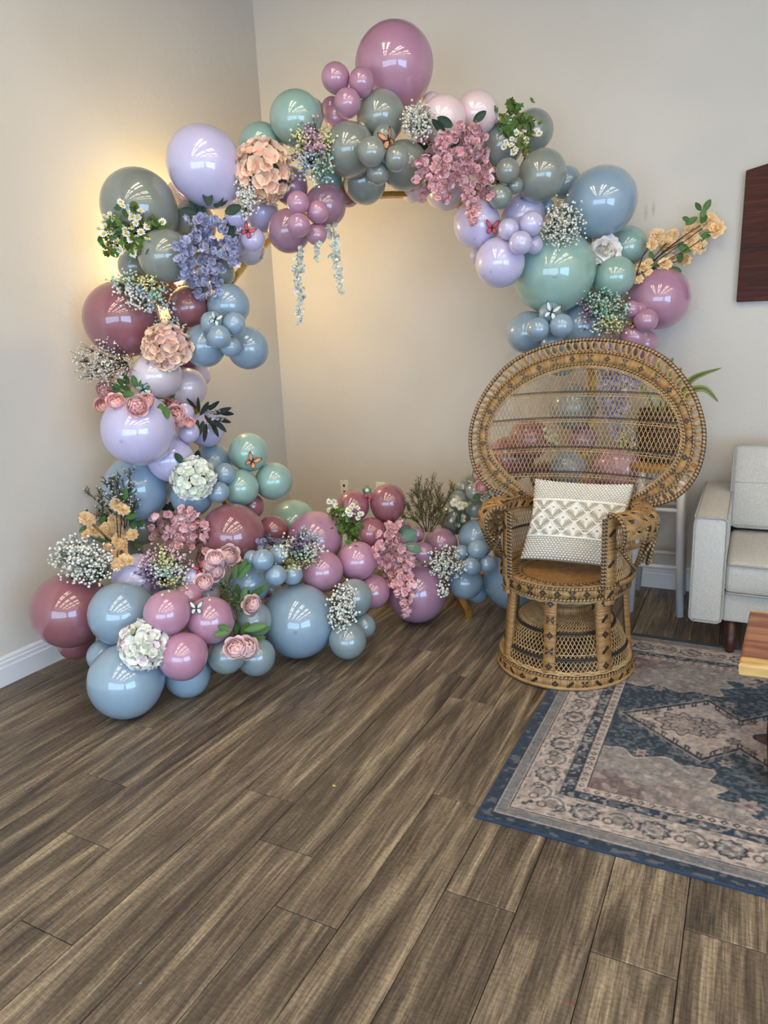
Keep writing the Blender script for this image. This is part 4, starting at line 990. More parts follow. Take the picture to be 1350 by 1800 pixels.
# ---------------------------------------------------------------- arms
for s in (-1, 1):
    PH0, PH1, RA = 49, 150, .272
    def wp(ph, z, r=RA): a_ = math.radians(ph); return np.array([s * r * math.sin(a_), -r * math.cos(a_), z])
    phs = np.linspace(PH0, PH1, 40)
    top = lambda ph: .742 - .03 * ((ph - PH0) / (PH1 - PH0)) - .03 * max(0, 1 - (ph - PH0) / 7.0) ** 2
    Rn = np.array([unit(wp(p, 0)) for p in phs]); Zn = np.tile([0, 0, 1.0], (40, 1))
    P = np.array([wp(p, top(p) - .018) for p in phs])
    arm = strip(MB(), P, Zn, Rn, .017, .004).build('armrest', M_WRAP, chair)
    motifs_on('woven_motif', P, Zn, -Rn, arm, .05, .005, [SLASH], start=1.0, thick=.005)
    MB().rope([wp(p, top(p) + .001) for p in phs], .0065).build('rope_edge', [M_CANE, M_DARK], arm)
    MB().rope([wp(p, top(p) - .037, RA - .002) for p in phs], .0045).build('rope_edge', [M_CANE, M_DARK], arm)
    for k in range(2): MB().tube([wp(p, top(p) - .045 - .006 * k, RA - .001) for p in phs], .0035, 5).build('cane_rail', M_LIGHT, arm)
    mb = MB()
    for sg in (-1, 1):
        for p0 in np.arange(PH0 - 12, PH1 + 12, 3.3):
            q = [wp(p0 + sg * 9 * (z - .58) / .13, z, RA + .0012 * sg) for z in np.linspace(.455, .695, 9) if PH0 <= p0 + sg * 9 * (z - .58) / .13 <= PH1]
            if len(q) > 1: mb.tube(q, .002, 4, caps=False)
    stuff(mb.build('cane_lattice', M_LIGHT, arm))
    for z, m_ in ((.598, M_DARK), (.592, M_DARK), (.585, M_LIGHT)): MB().tube([wp(p, z, RA - .002) for p in phs], .0026, 5).build('cross_band', m_, arm)
    P = np.array([wp(p, .466, RA - .004) for p in phs]); strip(MB(), P, Zn, Rn, .014, .004).build('lower_band', M_WRAP, arm)
    # front post: wrapped strap between twisted ropes
    tg = unit(wp(PH0 + 1, 0) - wp(PH0 - 1, 0)); rd = unit(wp(PH0, 0)); zz = np.linspace(.37, .735, 30)
    pc = wp(PH0, 0, RA + .006) + tg * .012
    P = np.array([pc + np.array([0, 0, z]) for z in zz]); Tn = np.tile(tg, (30, 1)); Nn = np.tile(rd, (30, 1))
    post = strip(MB(), P, Tn, Nn, .021, .007).build('arm_post', M_WRAP, chair)
    motifs_on('woven_motif', P, Tn, Nn, post, .13, .0062, [SLASH], start=.35, thick=.008)
    MB().rope([pc - tg * .024 + np.array([0, 0, z]) for z in (.44, .55, .65, .738)], .0075).build('rope_edge', [M_CANE, M_DARK], post)
    MB().rope([pc - tg * .034 - rd * .004 + np.array([0, 0, z]) for z in (.44, .55, .65, .735)], .0065).build('rope_edge', [M_CANE, M_DARK], post)
    MB().rope([pc + tg * .025 + np.array([0, 0, z]) for z in (.375, .5, .6)], .006).build('rope_edge', [M_CANE, M_DARK], post)
    for z in (.445, .398): MB().rope([pc - tg * .024 + rd * .009 + np.array([0, 0, z]), pc + tg * .025 + rd * .009 + np.array([0, 0, z])], .005).build('rope_edge', [M_CANE, M_DARK], post)
    # rolled, coarsely plaited arm scroll
    roll = spline([(RA + .002, .745), (.305, .758), (.345, .752), (.372, .722), (.376, .680), (.362, .640), (.335, .612)], 5); rs = np.linspace(0, 1, len(roll))
    def rp(ph, v, h=0.0):
        r_ = np.interp(v, rs, roll[:, 0]); z = np.interp(v, rs, roll[:, 1]); sh = 1 - .32 * max(0, (ph - 85) / 35.0) * v
        return wp(ph + 4 * v, .62 + (z - .62) * sh - .01 * (ph - 55) / 55, RA + (r_ - RA) * sh + h * .8)
    mb = MB()
    for j, ph0 in enumerate(np.arange(40, 128, 10.5)):
        for dd in (-1.15, 0, 1.15):
            vs_ = np.linspace(0.02, .98, 26); mb.tube([rp(np.clip(ph0 + dd * 1.3 + 20 * (v - .5) * 0.6, 47, 118), v, .006 * math.sin(v * 6 * np.pi + j * np.pi)) for v in vs_], .0042, 5, flat=.6)
    for j, v0 in enumerate(np.linspace(.10, .95, 6)):
        for dd in (-1, 0, 1):
            mb.tube([rp(p, np.clip(v0 + dd * .028 + .10 * math.sin((p - 50) / 12.0 + j), 0.02, 1), .006 * math.sin((p - 40) / 10.5 * np.pi + j * np.pi + np.pi)) for p in np.linspace(47, 116, 40)], .0042, 5, flat=.6)
    scroll = stuff(mb.build('arm_scroll', M_CANE, chair))
    MB().rope(spline([wp(PH0, .742)] + [rp(46, v) for v in np.linspace(.1, 1, 9)], 4), .0068).build('rope_edge', [M_CANE, M_DARK], scroll)
    MB().rope(spline([rp(p, 1.0) for p in np.linspace(46, 118, 9)], 4), .0055).build('rope_edge', [M_CANE, M_DARK], scroll)
    for k, ph in enumerate((66, 84, 100, 114)):
        MB().rope(spline([rp(ph, .35), rp(ph, .62), rp(ph, .85) + np.array([0, 0, -.012]), wp(ph - 6 * k + 6, .56, .335), wp(86, .475, .287)], 5), .0078).build('support_rope', [M_CANE, M_DARK], scroll)
    c = wp(96, .575, .352); tg2 = unit(wp(98, 0) - wp(94, 0))
    MB().rope([c + tg2 * .058 * math.cos(q) + np.array([0, 0, 1.0]) * (.066 * math.sin(q) - .012) + unit(wp(96, 0)) * .015 * math.sin(q) for q in np.linspace(0, 2 * np.pi, 40)[:-1]], .0078, True).build('rope_loop', [M_CANE, M_DARK], scroll)
    mb = MB()
    for q in (.5, 1.7, 2.6):
        mb.tube([c + tg2 * .05 * math.cos(q) * t + np.array([0, 0, 1.0]) * (.06 * math.sin(q + .5) * t - .012) for t in np.linspace(-1, 1, 8)], .006, 5, flat=.5)
    mb.build('loop_plait', M_CANE, scroll)
    MB().rope(spline([wp(55, .62, .30), wp(66, .545, .315), wp(80, .495, .305), wp(90, .48, .29)], 6), .0075).build('support_rope', [M_CANE, M_DARK], scroll)
    P = np.array([wp(p, .452, .288) for p in np.linspace(60, 112, 20)]); R2 = np.array([unit(wp(p, 0)) for p in np.linspace(60, 112, 20)])
    strip(MB(), P, np.tile([0, 0, 1.0], (20, 1)), R2, .011, .004).build('side_rail', M_WRAP, scroll)

# ================================================================== MACRAME PILLOW
ey = unit((0.0, .20, .33)); ex = unit((1, 0.02, -.02)); ex = unit(ex - ey * (ex @ ey)); ez = np.cross(ex, ey)
pil = thing('throw_pillow', 'cream macrame throw pillow with diamond cord pattern on wicker seat', 'pillow', (-.652, 3.095, .648))
PWD, PHT = .218, .193
def pz(u, v): return .070 * (max(0, 1 - u * u) * max(0, 1 - v * v)) ** .42
def pp(u, v, h=0.0):
    k = 1 - .055 * (1 - abs(u) ** 3) * abs(v) ** 2 * .6; w = 1 - .06 * (1 - abs(v) ** 2) * abs(u) ** 2
    x = u * PWD * w - .018 * (v + 0) * 0; y = v * PHT * k - .010 * (1 - u * u) * (1 if v > 0 else -.2) * abs(v)
    x -= .012 * max(0, -v) * max(0, -u)
    return ex * x + ey * y + ez * (pz(u, v) + h)
n_ = 33; U = np.sin(np.linspace(-1, 1, n_) * np.pi / 2)
Vf = np.array([[pp(u, v) for v in U] for u in U]); Vb = np.array([[pp(u, v) - 1.85 * ez * pz(u, v) for v in U] for u in U])
m_pb = mat('pillow_cotton_shaded', (176, 168, 154), .9, vary=.06, vscale=60, bump=.3, bscale=400)  # cream cotton darkened: shade in the gaps between knots put into the colour
m_pc = mat('pillow_cord', (244, 239, 228), .85, vary=.07, vscale=80, bump=.3, bscale=900)
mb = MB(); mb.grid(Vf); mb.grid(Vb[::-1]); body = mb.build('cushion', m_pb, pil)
ico_v = None
def ico(sub=1):
    bm = bmesh.new(); bmesh.ops.create_icosphere(bm, subdivisions=sub, radius=1.0); v = np.array([q.co for q in bm.verts]); f = [[w.index for w in q.verts] for q in bm.faces]; bm.free(); return v, f
ICO1, ICO2 = ico(1), ico(2)
mb = MB()
for v0, v1 in ((.46, .97), (-.97, -.52)):
    nv_ = int(round((v1 - v0) * PHT / .0098))
    for r_ in range(nv_ + 1):
        v = v0 + (v1 - v0) * r_ / nv_
        for c in range(30):
            u = -.96 + 1.92 * (c + .5 * (r_ % 2)) / 29.5
            if abs(u) > .975: continue
            p = pp(u, v, .0012); nr_ = unit(np.cross(pp(min(u + .02, 1), v) - pp(u - .02, v), pp(u, min(v + .02, 1)) - pp(u, v - .02)))
            xx = unit(ex * (1 if r_ % 2 else 1) + ey * (.35 if r_ % 2 else -.35)); yy = np.cross(nr_, xx)
            mb.add(p + ICO1[0] @ (np.stack([xx * .0063, yy * .0036, nr_ * .0042])), ICO1[1])
stuff(mb.build('knot_rows', m_pc, pil))
for v in (.42, -.47): MB().tube([pp(u, v, .004) for u in np.linspace(-.985, .985, 40)], .0052, 7).build('border_cord', m_pc, pil)
lo_, hi_ = -.40, .35; per = .46
for sg in (-1, 1):
    for k in range(-4, 5):
        q = [(k * per + sg * (v - hi_) / (hi_ - lo_) * per * 1.5 + (.0), v) for v in np.linspace(lo_, hi_, 26)]
        q = [(u, v) for u, v in q if abs(u) < .96]
        if len(q) > 2: MB().tube([pp(u, v, .005) for u, v in q], .0038, 6).build('diamond_cord', m_pc, pil)
mb = MB(); step = (hi_ - lo_) / 3
for r_ in range(-1, 4):
    for k in range(-5, 6):
        cu = k * per / 1 + (per / 2 if r_ % 2 else 0); cv = lo_ + step * (r_ + .5) * 1.0
        for a_ in np.linspace(0, 2 * np.pi, 27)[:-1]:
            R1 = .92 / (abs(math.cos(a_)) / (per / 2) + abs(math.sin(a_)) / (step * 1.0) + 1e-9)
            q = [(cu + math.cos(a_ + .25 * math.sin(2 * a_)) * R1 * t, cv + math.sin(a_) * R1 * t) for t in np.linspace(.16, 1, 5)]
            q = [(u, v) for u, v in q if abs(u) < .955 and -.465 < v < .415]
            if len(q) > 1: mb.tube([pp(u, v, .0028) for u, v in q], .0025, 4, caps=False)
stuff(mb.build('fan_cords', m_pc, pil))
# ================================================================== FLOWER TOOLKIT
def vcol_mat(name, rough=.6, rnd=.12, sub=.0):
    n = NT(name); at_ = n.n('ShaderNodeVertexColor', layer_name='Col'); inf = n.n('ShaderNodeObjectInfo')
    n.l(n.mix(1.0, at_.outputs[0], n.ramp(inf.outputs['Random'], [(0, (1 - rnd,) * 3), (1, (1 + rnd * .6,) * 3)]), 'MULTIPLY'), n.b.inputs['Base Color'])
    n.b.inputs['Roughness'].default_value = rough; n.b.inputs['Specular IOR Level'].default_value = .3
    if sub: n.b.inputs['Subsurface Weight'].default_value = sub; n.b.inputs['Subsurface Scale'].default_value = .004; n.b.inputs['Subsurface Radius'].default_value = (1, .7, .6)
    return n.m
M_PETAL = vcol_mat('petal_silk', .65, .12, .15); M_FLORET = vcol_mat('floret_bud', .8, .05); M_LEAF = vcol_mat('leaf_green', .5, .2)
M_STEM = mat('stem_green', (66, 82, 48), .6, vary=.3); M_TWIG = mat('stem_brown', (58, 44, 36), .7, vary=.3); M_PALE = mat('stem_pale', (140, 146, 110), .6, vary=.25)
def petal_pts(l, w, cup=.25, curl=.0, ruffle=0.0, nl=4, seed=0):
    """petal along +Y, facing +Z; (nl+1) x 3 grid"""
    V = []; r_ = random.Random(seed)
    for i in range(nl + 1):
        t = i / nl; ww = w * (math.sin(math.pi * (.10 + .80 * t)) ** .75) * (1 if i < nl else .62)
        row_ = []
        for u in (-1, 0, 1):
            z = cup * w * u * u + curl * l * t * t + (ruffle * w * r_.uniform(-1, 1) * t)
            row_.append((u * ww, l * t - (.06 * l * u * u if i == nl else 0), z))
        V.append(row_)
    return np.array(V)
def rotm(axis, a): return np.array(Matrix.Rotation(a, 3, axis))
def add_petal(mb, V, R, p, c0, c1):
    nl, nw = V.shape[:2]; t = np.linspace(0, 1, nl)[:, None, None]; C = np.array(c0) * (1 - t) + np.array(c1) * t; C = np.broadcast_to(C, (nl, nw, 3))
    mb.grid(V @ R.T + np.array(p), col=C.copy())
def flower_mesh(name, layers, seed=0, centre=None):
    """layers: (count, length, width, tilt from axis, cup, curl, ruffle, height, c0, c1)"""
    mb = MB(); rr = random.Random(seed)
    for li, (n, l, w, tilt, cup, curl, ruf, h, c0, c1) in enumerate(layers):
        for k in range(n):
            a_ = 2 * np.pi * (k + .5 * (li % 2) + rr.uniform(-.12, .12)) / n
            R = rotm('Z', a_) @ rotm('X', math.pi / 2 - tilt + rr.uniform(-.12, .12)); s_ = rr.uniform(.88, 1.1)
            j = rr.uniform(.92, 1.06)
            add_petal(mb, petal_pts(l * s_, w * s_, cup, curl, ruf, 3 if l < .02 else 4, seed * 31 + k + li * 7), R, (0, 0, h), np.array(c0) * j, np.array(c1) * j)
    if centre: mb.add(ICO1[0] * centre[0] + np.array([0, 0, centre[2] if len(centre) > 2 else 0]), ICO1[1], col=lin(centre[1]))
    return mb.mesh(name, M_PETAL, color=True)
def L_(c): return np.array(lin(c))
def leaf_mesh(name, l, w, c, curl=.15, fold=.3):
    mb = MB(); V = petal_pts(l, w, fold, curl, 0, 6); c = L_(c); nl, nw = V.shape[:2]
    for i in range(nl):
        t = i / (nl - 1); ww = w * math.sin(math.pi * min(1, .06 + .94 * t)) ** .8 * (1 - .25 * t)
        V[i, :, 0] = np.array([-1, 0, 1]) * max(ww, .0003); V[i, :, 2] = fold * ww * np.array([1, 0, 1]) + curl * l * t * t
    C = np.stack([np.tile(c * .85, (nl, 1)), np.tile(c * 1.25, (nl, 1)), np.tile(c * .9, (nl, 1))], 1); mb.grid(V, col=C); return mb.mesh(name, M_LEAF, color=True)
LEAF = dict(dark=leaf_mesh('leaf', .085, .024, (50, 70, 54)), mid=leaf_mesh('leaf', .075, .021, (80, 114, 58)), broad=leaf_mesh('leaf', .075, .03, (92, 120, 100)), lance=leaf_mesh('leaf', .105, .017, (96, 132, 76)), black=leaf_mesh('leaf', .09, .013, (40, 50, 46)))
def put_leaf(kind, px, py, ang, root, scale=1.0, lift=.03, t=None):
    """ang: direction on the picture plane in degrees, 0 = right, 90 = up"""
    p = at(px, py, lift) if t is None else at_depth(px, py, t); a_ = math.radians(ang)
    right, up = CM[0], -CM[1]; y = unit(right * math.cos(a_) + up * math.sin(a_) + VIEW(p) * random.uniform(.0, .4)); z = unit(VIEW(p) + rng.normal(0, .25, 3)); z = unit(z - y * (z @ y)); x = np.cross(y, z)
    o = link('leaf', LEAF[kind], root); o.matrix_local = Matrix.Translation(-Vector(root.location)) @ basis(x, y, z, p, scale); return o
def loc_mtx(root, m): return Matrix.Translation(-Vector(root.location)) @ m

# ---------------------------------------------------------------- gypsophila (baby's breath)
GYP = dict(white=[(238, 236, 226), (226, 224, 208), (244, 242, 236)], green=[(150, 200, 172), (190, 214, 196), (214, 224, 204)], blue=[(160, 176, 206), (196, 206, 220), (172, 190, 196)], pink=[(222, 176, 186), (236, 206, 208), (200, 150, 170)], yellow=[(222, 214, 150), (232, 226, 184), (206, 210, 140)], purple=[(150, 122, 160), (176, 150, 180), (120, 96, 130)])
def gypsophila(label, cx, cy, wx, wy, root_px, n, zones, lift=.05, tilt=0.0, fr=.0058, group=None, stem=None, seat=None):
    """zones: list of (palette, x0, y0) anchors in -1..1; each floret takes the nearest anchor's palette"""
    tc = (nest_depth(cx, cy, wx, wy) if seat is None else front_depth(*seat)) - lift * .6; k = tc / F_PX; right, up, fw = CM[0], -CM[1], CM[2]
    c = at_depth(cx, cy, tc); rt = at_depth(*root_px, tc + lift + .02)
    root = thing('gypsophila_bunch', label, 'flowers', c, group)
    P = []; Q = []; ca, sa = math.cos(tilt), math.sin(tilt)
    n = int(n * 1.3)
    while len(P) < n:
        q = rng.normal(0, 1, 3); q = q / np.linalg.norm(q) * rng.random() ** (1 / 2.0) ; q[:2] *= 1 + .12 * rng.normal()
        x = cx + (q[0] * ca - q[1] * sa * wy / wx) * wx; y = cy + (q[0] * sa * wx / wy + q[1] * ca) * wy
        t = tc - q[2] * min(wx, wy) * k * .75; t = min(t, front_depth(x, y) - .008)
        P.append(at_depth(x, y, t)); Q.append(q)
    P = np.array(P); Q = np.array(Q); F_ = MB(); St = MB(); iv, if_ = ICO1
    nb = max(5, n // 9); B = P[:nb] * .72 + rt * .28 if nb < n else P
    for i in range(nb):
        mid = rt + (B[i] - rt) * .55 + rng.normal(0, .004, 3); St.tube([rt, mid, B[i]], [.0020, .0016, .0011], 3, caps=False)
    for i in range(n):
        j = np.argmin(np.linalg.norm(B - P[i], axis=1) + np.linalg.norm(B - rt, axis=1) * .15); m = (B[j] + P[i]) / 2 + rng.normal(0, .004, 3)
        St.tube([B[j], m, P[i]], .00085, 3, caps=False)
        z = zones[int(np.argmin([(Q[i][0] - a_) ** 2 + (Q[i][1] - b_) ** 2 + .18 * rng.random() for _, a_, b_ in zones]))][0]; pal = GYP[z]; col = L_(pal[rng.integers(len(pal))])
        r_ = fr * rng.uniform(.7, 1.25); v = iv * r_ * (1 + .12 * rng.normal(0, 1, (len(iv), 1)))
        F_.add(v + P[i], if_, col=np.clip(col * (1 + .1 * rng.normal(0, 1, (len(iv), 1))), 0, 1))
    off = Matrix.Translation(-Vector(c))
    stuff(F_.build('florets', M_FLORET, root, color=True, mtx=off)); stuff(St.build('stems', stem or M_STEM, root, mtx=off)); return root

# ---------------------------------------------------------------- hanging blossoms (wisteria / delphinium sprays)
def blossom_meshes(name, pal, sz):
    out = []
    for s_ in range(4):
        a_, b_, c_ = L_(pal[0]), L_(pal[1]), L_(pal[2]); rr = random.Random(s_)
        out.append(flower_mesh(name, [(2, sz * .95, sz * .62, 1.15, .25, .15, .18, 0, c_, b_), (2, sz * .8, sz * .5, .75, .5, .1, .15, .002, c_, a_), (1, sz * .6, sz * .34, .2, .8, 0, .1, .003, a_, b_)], s_))
    return out
WIS = dict(lilac=blossom_meshes('blossom', [(194, 193, 222), (222, 220, 236), (176, 175, 210)], .036), pink=blossom_meshes('blossom', [(250, 198, 200), (255, 224, 222), (238, 176, 180)], .036), white=blossom_meshes('blossom', [(248, 247, 238), (253, 252, 246), (236, 238, 216)], .028), grey=blossom_meshes('blossom', [(176, 172, 200), (206, 204, 220), (150, 146, 176)], .030))
def hanging(label, pal, strands, leaves=(), name='wisteria_spray', leafkind='dark', lift=.03, group=None, stemmat=None, sc=1.0, cat='flowers'):
    x0, y0 = strands[0][:2]; p0 = at(x0, y0, lift); root = thing(name, label, cat, p0, group); off = Matrix.Translation(-Vector(p0)); St = MB()
    for (xa, ya, xb, yb, w, n) in strands:
        ts = front_depth(xa, ya) - lift; pts = []
        for u in np.linspace(0, 1, 8):
            x = xa + (xb - xa) * u; y = ya + (yb - ya) * u; pts.append(at_depth(x, y, min(ts, front_depth(x, y) - .02)))
        St.tube([at_depth(xa, ya, ts + lift + .04)] + pts, .002, 4)
        for i in range(n):
            u = (i + rng.random()) / n; ww = w * (1 - .62 * u ** 1.6); q = rng.normal(0, .5, 2); x = xa + (xb - xa) * u + q[0] * ww; y = ya + (yb - ya) * u + q[1] * ww * .6
            t = min(ts + .01, front_depth(x, y) - .022) - rng.random() * .05; p = at_depth(x, y, t)
            ax = unit(VIEW(p) * rng.uniform(.4, 1.2) + rng.normal(0, .55, 3) + np.array([0, 0, -.35]))
            link('blossom', WIS[pal][rng.integers(4)], root, off @ orient(ax, p, sc * rng.uniform(.75, 1.12) * (1 - .3 * u)))
    St.build('stem', stemmat or M_STEM, root, mtx=off)
    for lf in leaves: put_leaf(leafkind, *lf[:3], root, *(lf[3:] or (1.0,)), lift=lift + .005)
    return root

# ---------------------------------------------------------------- hydrangea heads
def hydrangea_florets(c0, c1, sz, ruf=.15):
    return [flower_mesh('floret', [(4, sz, sz * .62, 1.2, .3, .08, ruf, 0, L_(c0), L_(c1))], s_, (sz * .12, c0)) for s_ in range(3)]
HYD = dict(peach=hydrangea_florets((244, 176, 154), (252, 230, 200), .043), pinkpeach=hydrangea_florets((238, 176, 172), (248, 222, 208), .036), white=hydrangea_florets((232, 234, 206), (248, 247, 242), .030), cream=hydrangea_florets((222, 228, 196), (242, 243, 234), .030), pinkwhite=hydrangea_florets((224, 196, 200), (246, 234, 236), .031))
def hydrangea(label, cx, cy, r, pals, n, flat=.7, leaves=(), lift=.3, name='hydrangea_head'):
    t = nest_depth(cx, cy, r); R_ = r * t / F_PX; c = at_depth(cx, cy, t - R_ * lift); root = thing(name, label, 'flower', c); V_ = VIEW(c); ax = unit(V_ + np.array([0, 0, .25]))
    M0 = orient(ax, (0, 0, 0), 1, 0); A = np.array(M0.to_3x3())
    core = MB(); core.add(ICO2[0] * np.array([R_ * .78, R_ * .78, R_ * .55]) @ np.eye(3) @ A.T, ICO2[1]); core.build('flower_core', mat('hydrangea_core', (150, 150, 110), .9), root)
    gold = math.pi * (3 - 5 ** .5)
    for i in range(n):
        z = 1 - 1.25 * (i + .5) / n; rr = math.sqrt(max(0, 1 - z * z)); th = gold * i + rng.normal(0, .1)
        d = np.array([rr * math.cos(th), rr * math.sin(th), z]); jit = 1 + rng.normal(0, .05)
        p = A @ (d * np.array([R_, R_, R_ * flat]) * jit); nrm = A @ unit(d * np.array([1, 1, 1.3]) + rng.normal(0, .22, 3))
        link('floret', HYD[pals[rng.integers(len(pals))]][rng.integers(3)], root, orient(nrm, p, rng.uniform(.85, 1.12)))
    for lf in leaves: put_leaf('dark', *lf[:3], root, .8, lift=.01)
    return root

# ---------------------------------------------------------------- round blooms
def ranunculus_mesh(c_in, c_out, R_, seed):
    """ball of overlapping rounded petals lying on shrinking spheres"""
    a_, b_ = L_(c_in), L_(c_out); mb = MB(); rr = random.Random(seed)
    for k, (n, th1, rad, flare) in enumerate(((6, 68, 1.0, .30), (6, 50, .90, .22), (5, 37, .80, .18), (5, 26, .68, .14), (4, 17, .55, .10), (3, 8, .42, .06))):
        for q in range(n):
            az = 2 * np.pi * (q + .5 * (k % 2) + rr.uniform(-.1, .1)) / n; hw = 2 * np.pi / n * .66; t1 = math.radians(th1 + rr.uniform(-5, 5)); V = []
            for t in np.linspace(0, 1, 5):
                th = math.radians(112) * (1 - t) + t1 * t; w = hw * math.sqrt(max(0.02, 1 - .82 * t ** 3.2)); row_ = []
                for u in (-1, -.4, .4, 1):
                    ph = az + u * w; r_ = R_ * rad * (1 + flare * t * t - .05 * u * u + (.03 * u)); thu = th + .10 * u * u * t
                    row_.append((r_ * math.sin(thu) * math.cos(ph), r_ * math.sin(thu) * math.sin(ph), r_ * math.cos(thu) * .82))
                V.append(row_)
            t = np.linspace(0, 1, 5)[:, None, None]; f_ = k / 5.0; base = b_ * (1 - f_) + a_ * f_; C = base * (.78 + .26 * t); mb.grid(np.array(V), col=np.broadcast_to(C, (5, 4, 3)).copy())
    mb.add(ICO1[0] * R_ * .42, ICO1[1], col=a_ * .9)
    return mb.mesh('bloom', M_PETAL, color=True)
RAN = dict(pink=[ranunculus_mesh((250, 184, 182), (255, 212, 206), .0155, s_) for s_ in range(3)], pale=[ranunculus_mesh((250, 200, 200), (255, 226, 223), .0155, s_ + 5) for s_ in range(3)])
def ruffle_mesh(c_in, c_out, R_, seed):
    a_, b_ = L_(c_in), L_(c_out)
    return flower_mesh('bloom', [(9, R_, R_ * .42, 1.5, .1, .0, .22, 0, a_, b_), (8, R_ * .84, R_ * .36, 1.25, .1, .05, .25, .002, a_, b_), (7, R_ * .66, R_ * .3, .98, .12, .05, .28, .004, a_, b_), (5, R_ * .46, R_ * .22, .65, .15, .05, .3, .005, a_, b_)], seed)
PEACH = [ruffle_mesh((255, 204, 140), (255, 224, 176), .0175, s_) for s_ in range(4)]
DAISY = flower_mesh('daisy', [(11, .0165, .0036, 1.35, .1, .05, 0, 0, L_((232, 230, 220)), L_((246, 246, 240)))], 3, (.0068, (212, 184, 66), .002))
BUTTON = None
mb = MB(); mb.add(ICO2[0] * .013 * (1 + .12 * rng.normal(0, 1, (len(ICO2[0]), 1))), ICO2[1], col=L_((226, 222, 190))); BUTTON = mb.mesh('button_bloom', M_PETAL, color=True, smooth=False)
def bloom_thing(name, label, cat, blooms, meshes, root_px, leaves=(), leafkind='mid', lift=.035, stemmat=None, sc=1.0, extra=None, twist_view=.5, rlift=.0):
    """blooms: (px, py, px radius); stems run from root_px"""
    p0 = at(*root_px, .01); root = thing(name, label, cat, p0); off = Matrix.Translation(-Vector(p0)); St = MB(); base = at_depth(*root_px, front_depth(*root_px) + .02)
    for b_ in blooms:
        px, py, pr = b_[:3]; t = (front_depth(px, py) - lift) if len(b_) < 4 else b_[3]; p = at_depth(px, py, t); s_ = pr * t / F_PX / meshes[0][1] * sc * 1.2
        ax = unit(VIEW(p) + rng.normal(0, twist_view * .5, 3) + np.array([0, 0, .25])); link('bloom', meshes[rng.integers(len(meshes))][0], root, off @ orient(ax, p, s_))
        mid = base * .45 + p * .55 + rng.normal(0, .008, 3); St.tube(spline([base, mid, p - ax * .01], 4), .0021, 4)
    St.build('stem', stemmat or M_STEM, root, mtx=off)
    for lf in leaves: put_leaf(leafkind if len(lf) < 5 else lf[4], lf[0], lf[1], lf[2], root, lf[3] if len(lf) > 3 else 1.0, lift=lift * .8)
    return root
RANP = [(m, .0155) for m in RAN['pink']]; RANL = [(m, .0155) for m in RAN['pale']]; PCH = [(m, .0175) for m in PEACH]

# ---------------------------------------------------------------- leafy daisies (feverfew)
def feverfew(label, spots, leafy, root_px, lift=.05, dens=1.0):
    """spots: daisy pixels; leafy: (px, py, rx, ry, n) patches of lobed foliage"""
    p0 = at(*root_px, lift); root = thing('feverfew_bunch', label, 'flowers', p0); off = Matrix.Translation(-Vector(p0)); t0_ = front_depth(*root_px) - lift; F_ = MB(); St = MB(); base = at_depth(*root_px, t0_ + lift)
    for (px, py, rx, ry, n) in leafy:
        for i in range(int(n * dens)):
            q = rng.normal(0, .5, 2); x = px + q[0] * rx; y = py + q[1] * ry; t = min(t0_ + rng.normal(0, .012), front_depth(x, y) - .006); p = at_depth(x, y, t)
            g = L_((rng.integers(74, 116), rng.integers(100, 136), rng.integers(44, 66))); d = unit(rng.normal(0, 1, 3) + unit(p - base) * 1.0); R0 = np.array(orient(unit(VIEW(p) + rng.normal(0, .5, 3)), (0, 0, 0), 1).to_3x3())
            for a_ in (-.8, 0, .8): add_petal(F_, petal_pts(.023 * rng.uniform(.7, 1.3), .0078, .2, .1, 0, 2), R0 @ rotm('Z', a_), p, g * .8, g * 1.15)
    for (px, py) in spots:
        t = min(t0_ - .008 + rng.normal(0, .008), front_depth(px, py) - .012); p = at_depth(px, py, t); ax = unit(VIEW(p) + rng.normal(0, .45, 3) + np.array([0, 0, .3]))
        link('daisy', DAISY, root, off @ orient(ax, p, rng.uniform(.95, 1.3))); St.tube(spline([base, base * .4 + p * .6 + rng.normal(0, .006, 3), p - ax * .001], 4), .0012, 3, caps=False)
    stuff(F_.build('foliage', M_LEAF, root, color=True, mtx=off)); St.build('stems', M_STEM, root, mtx=off); return root

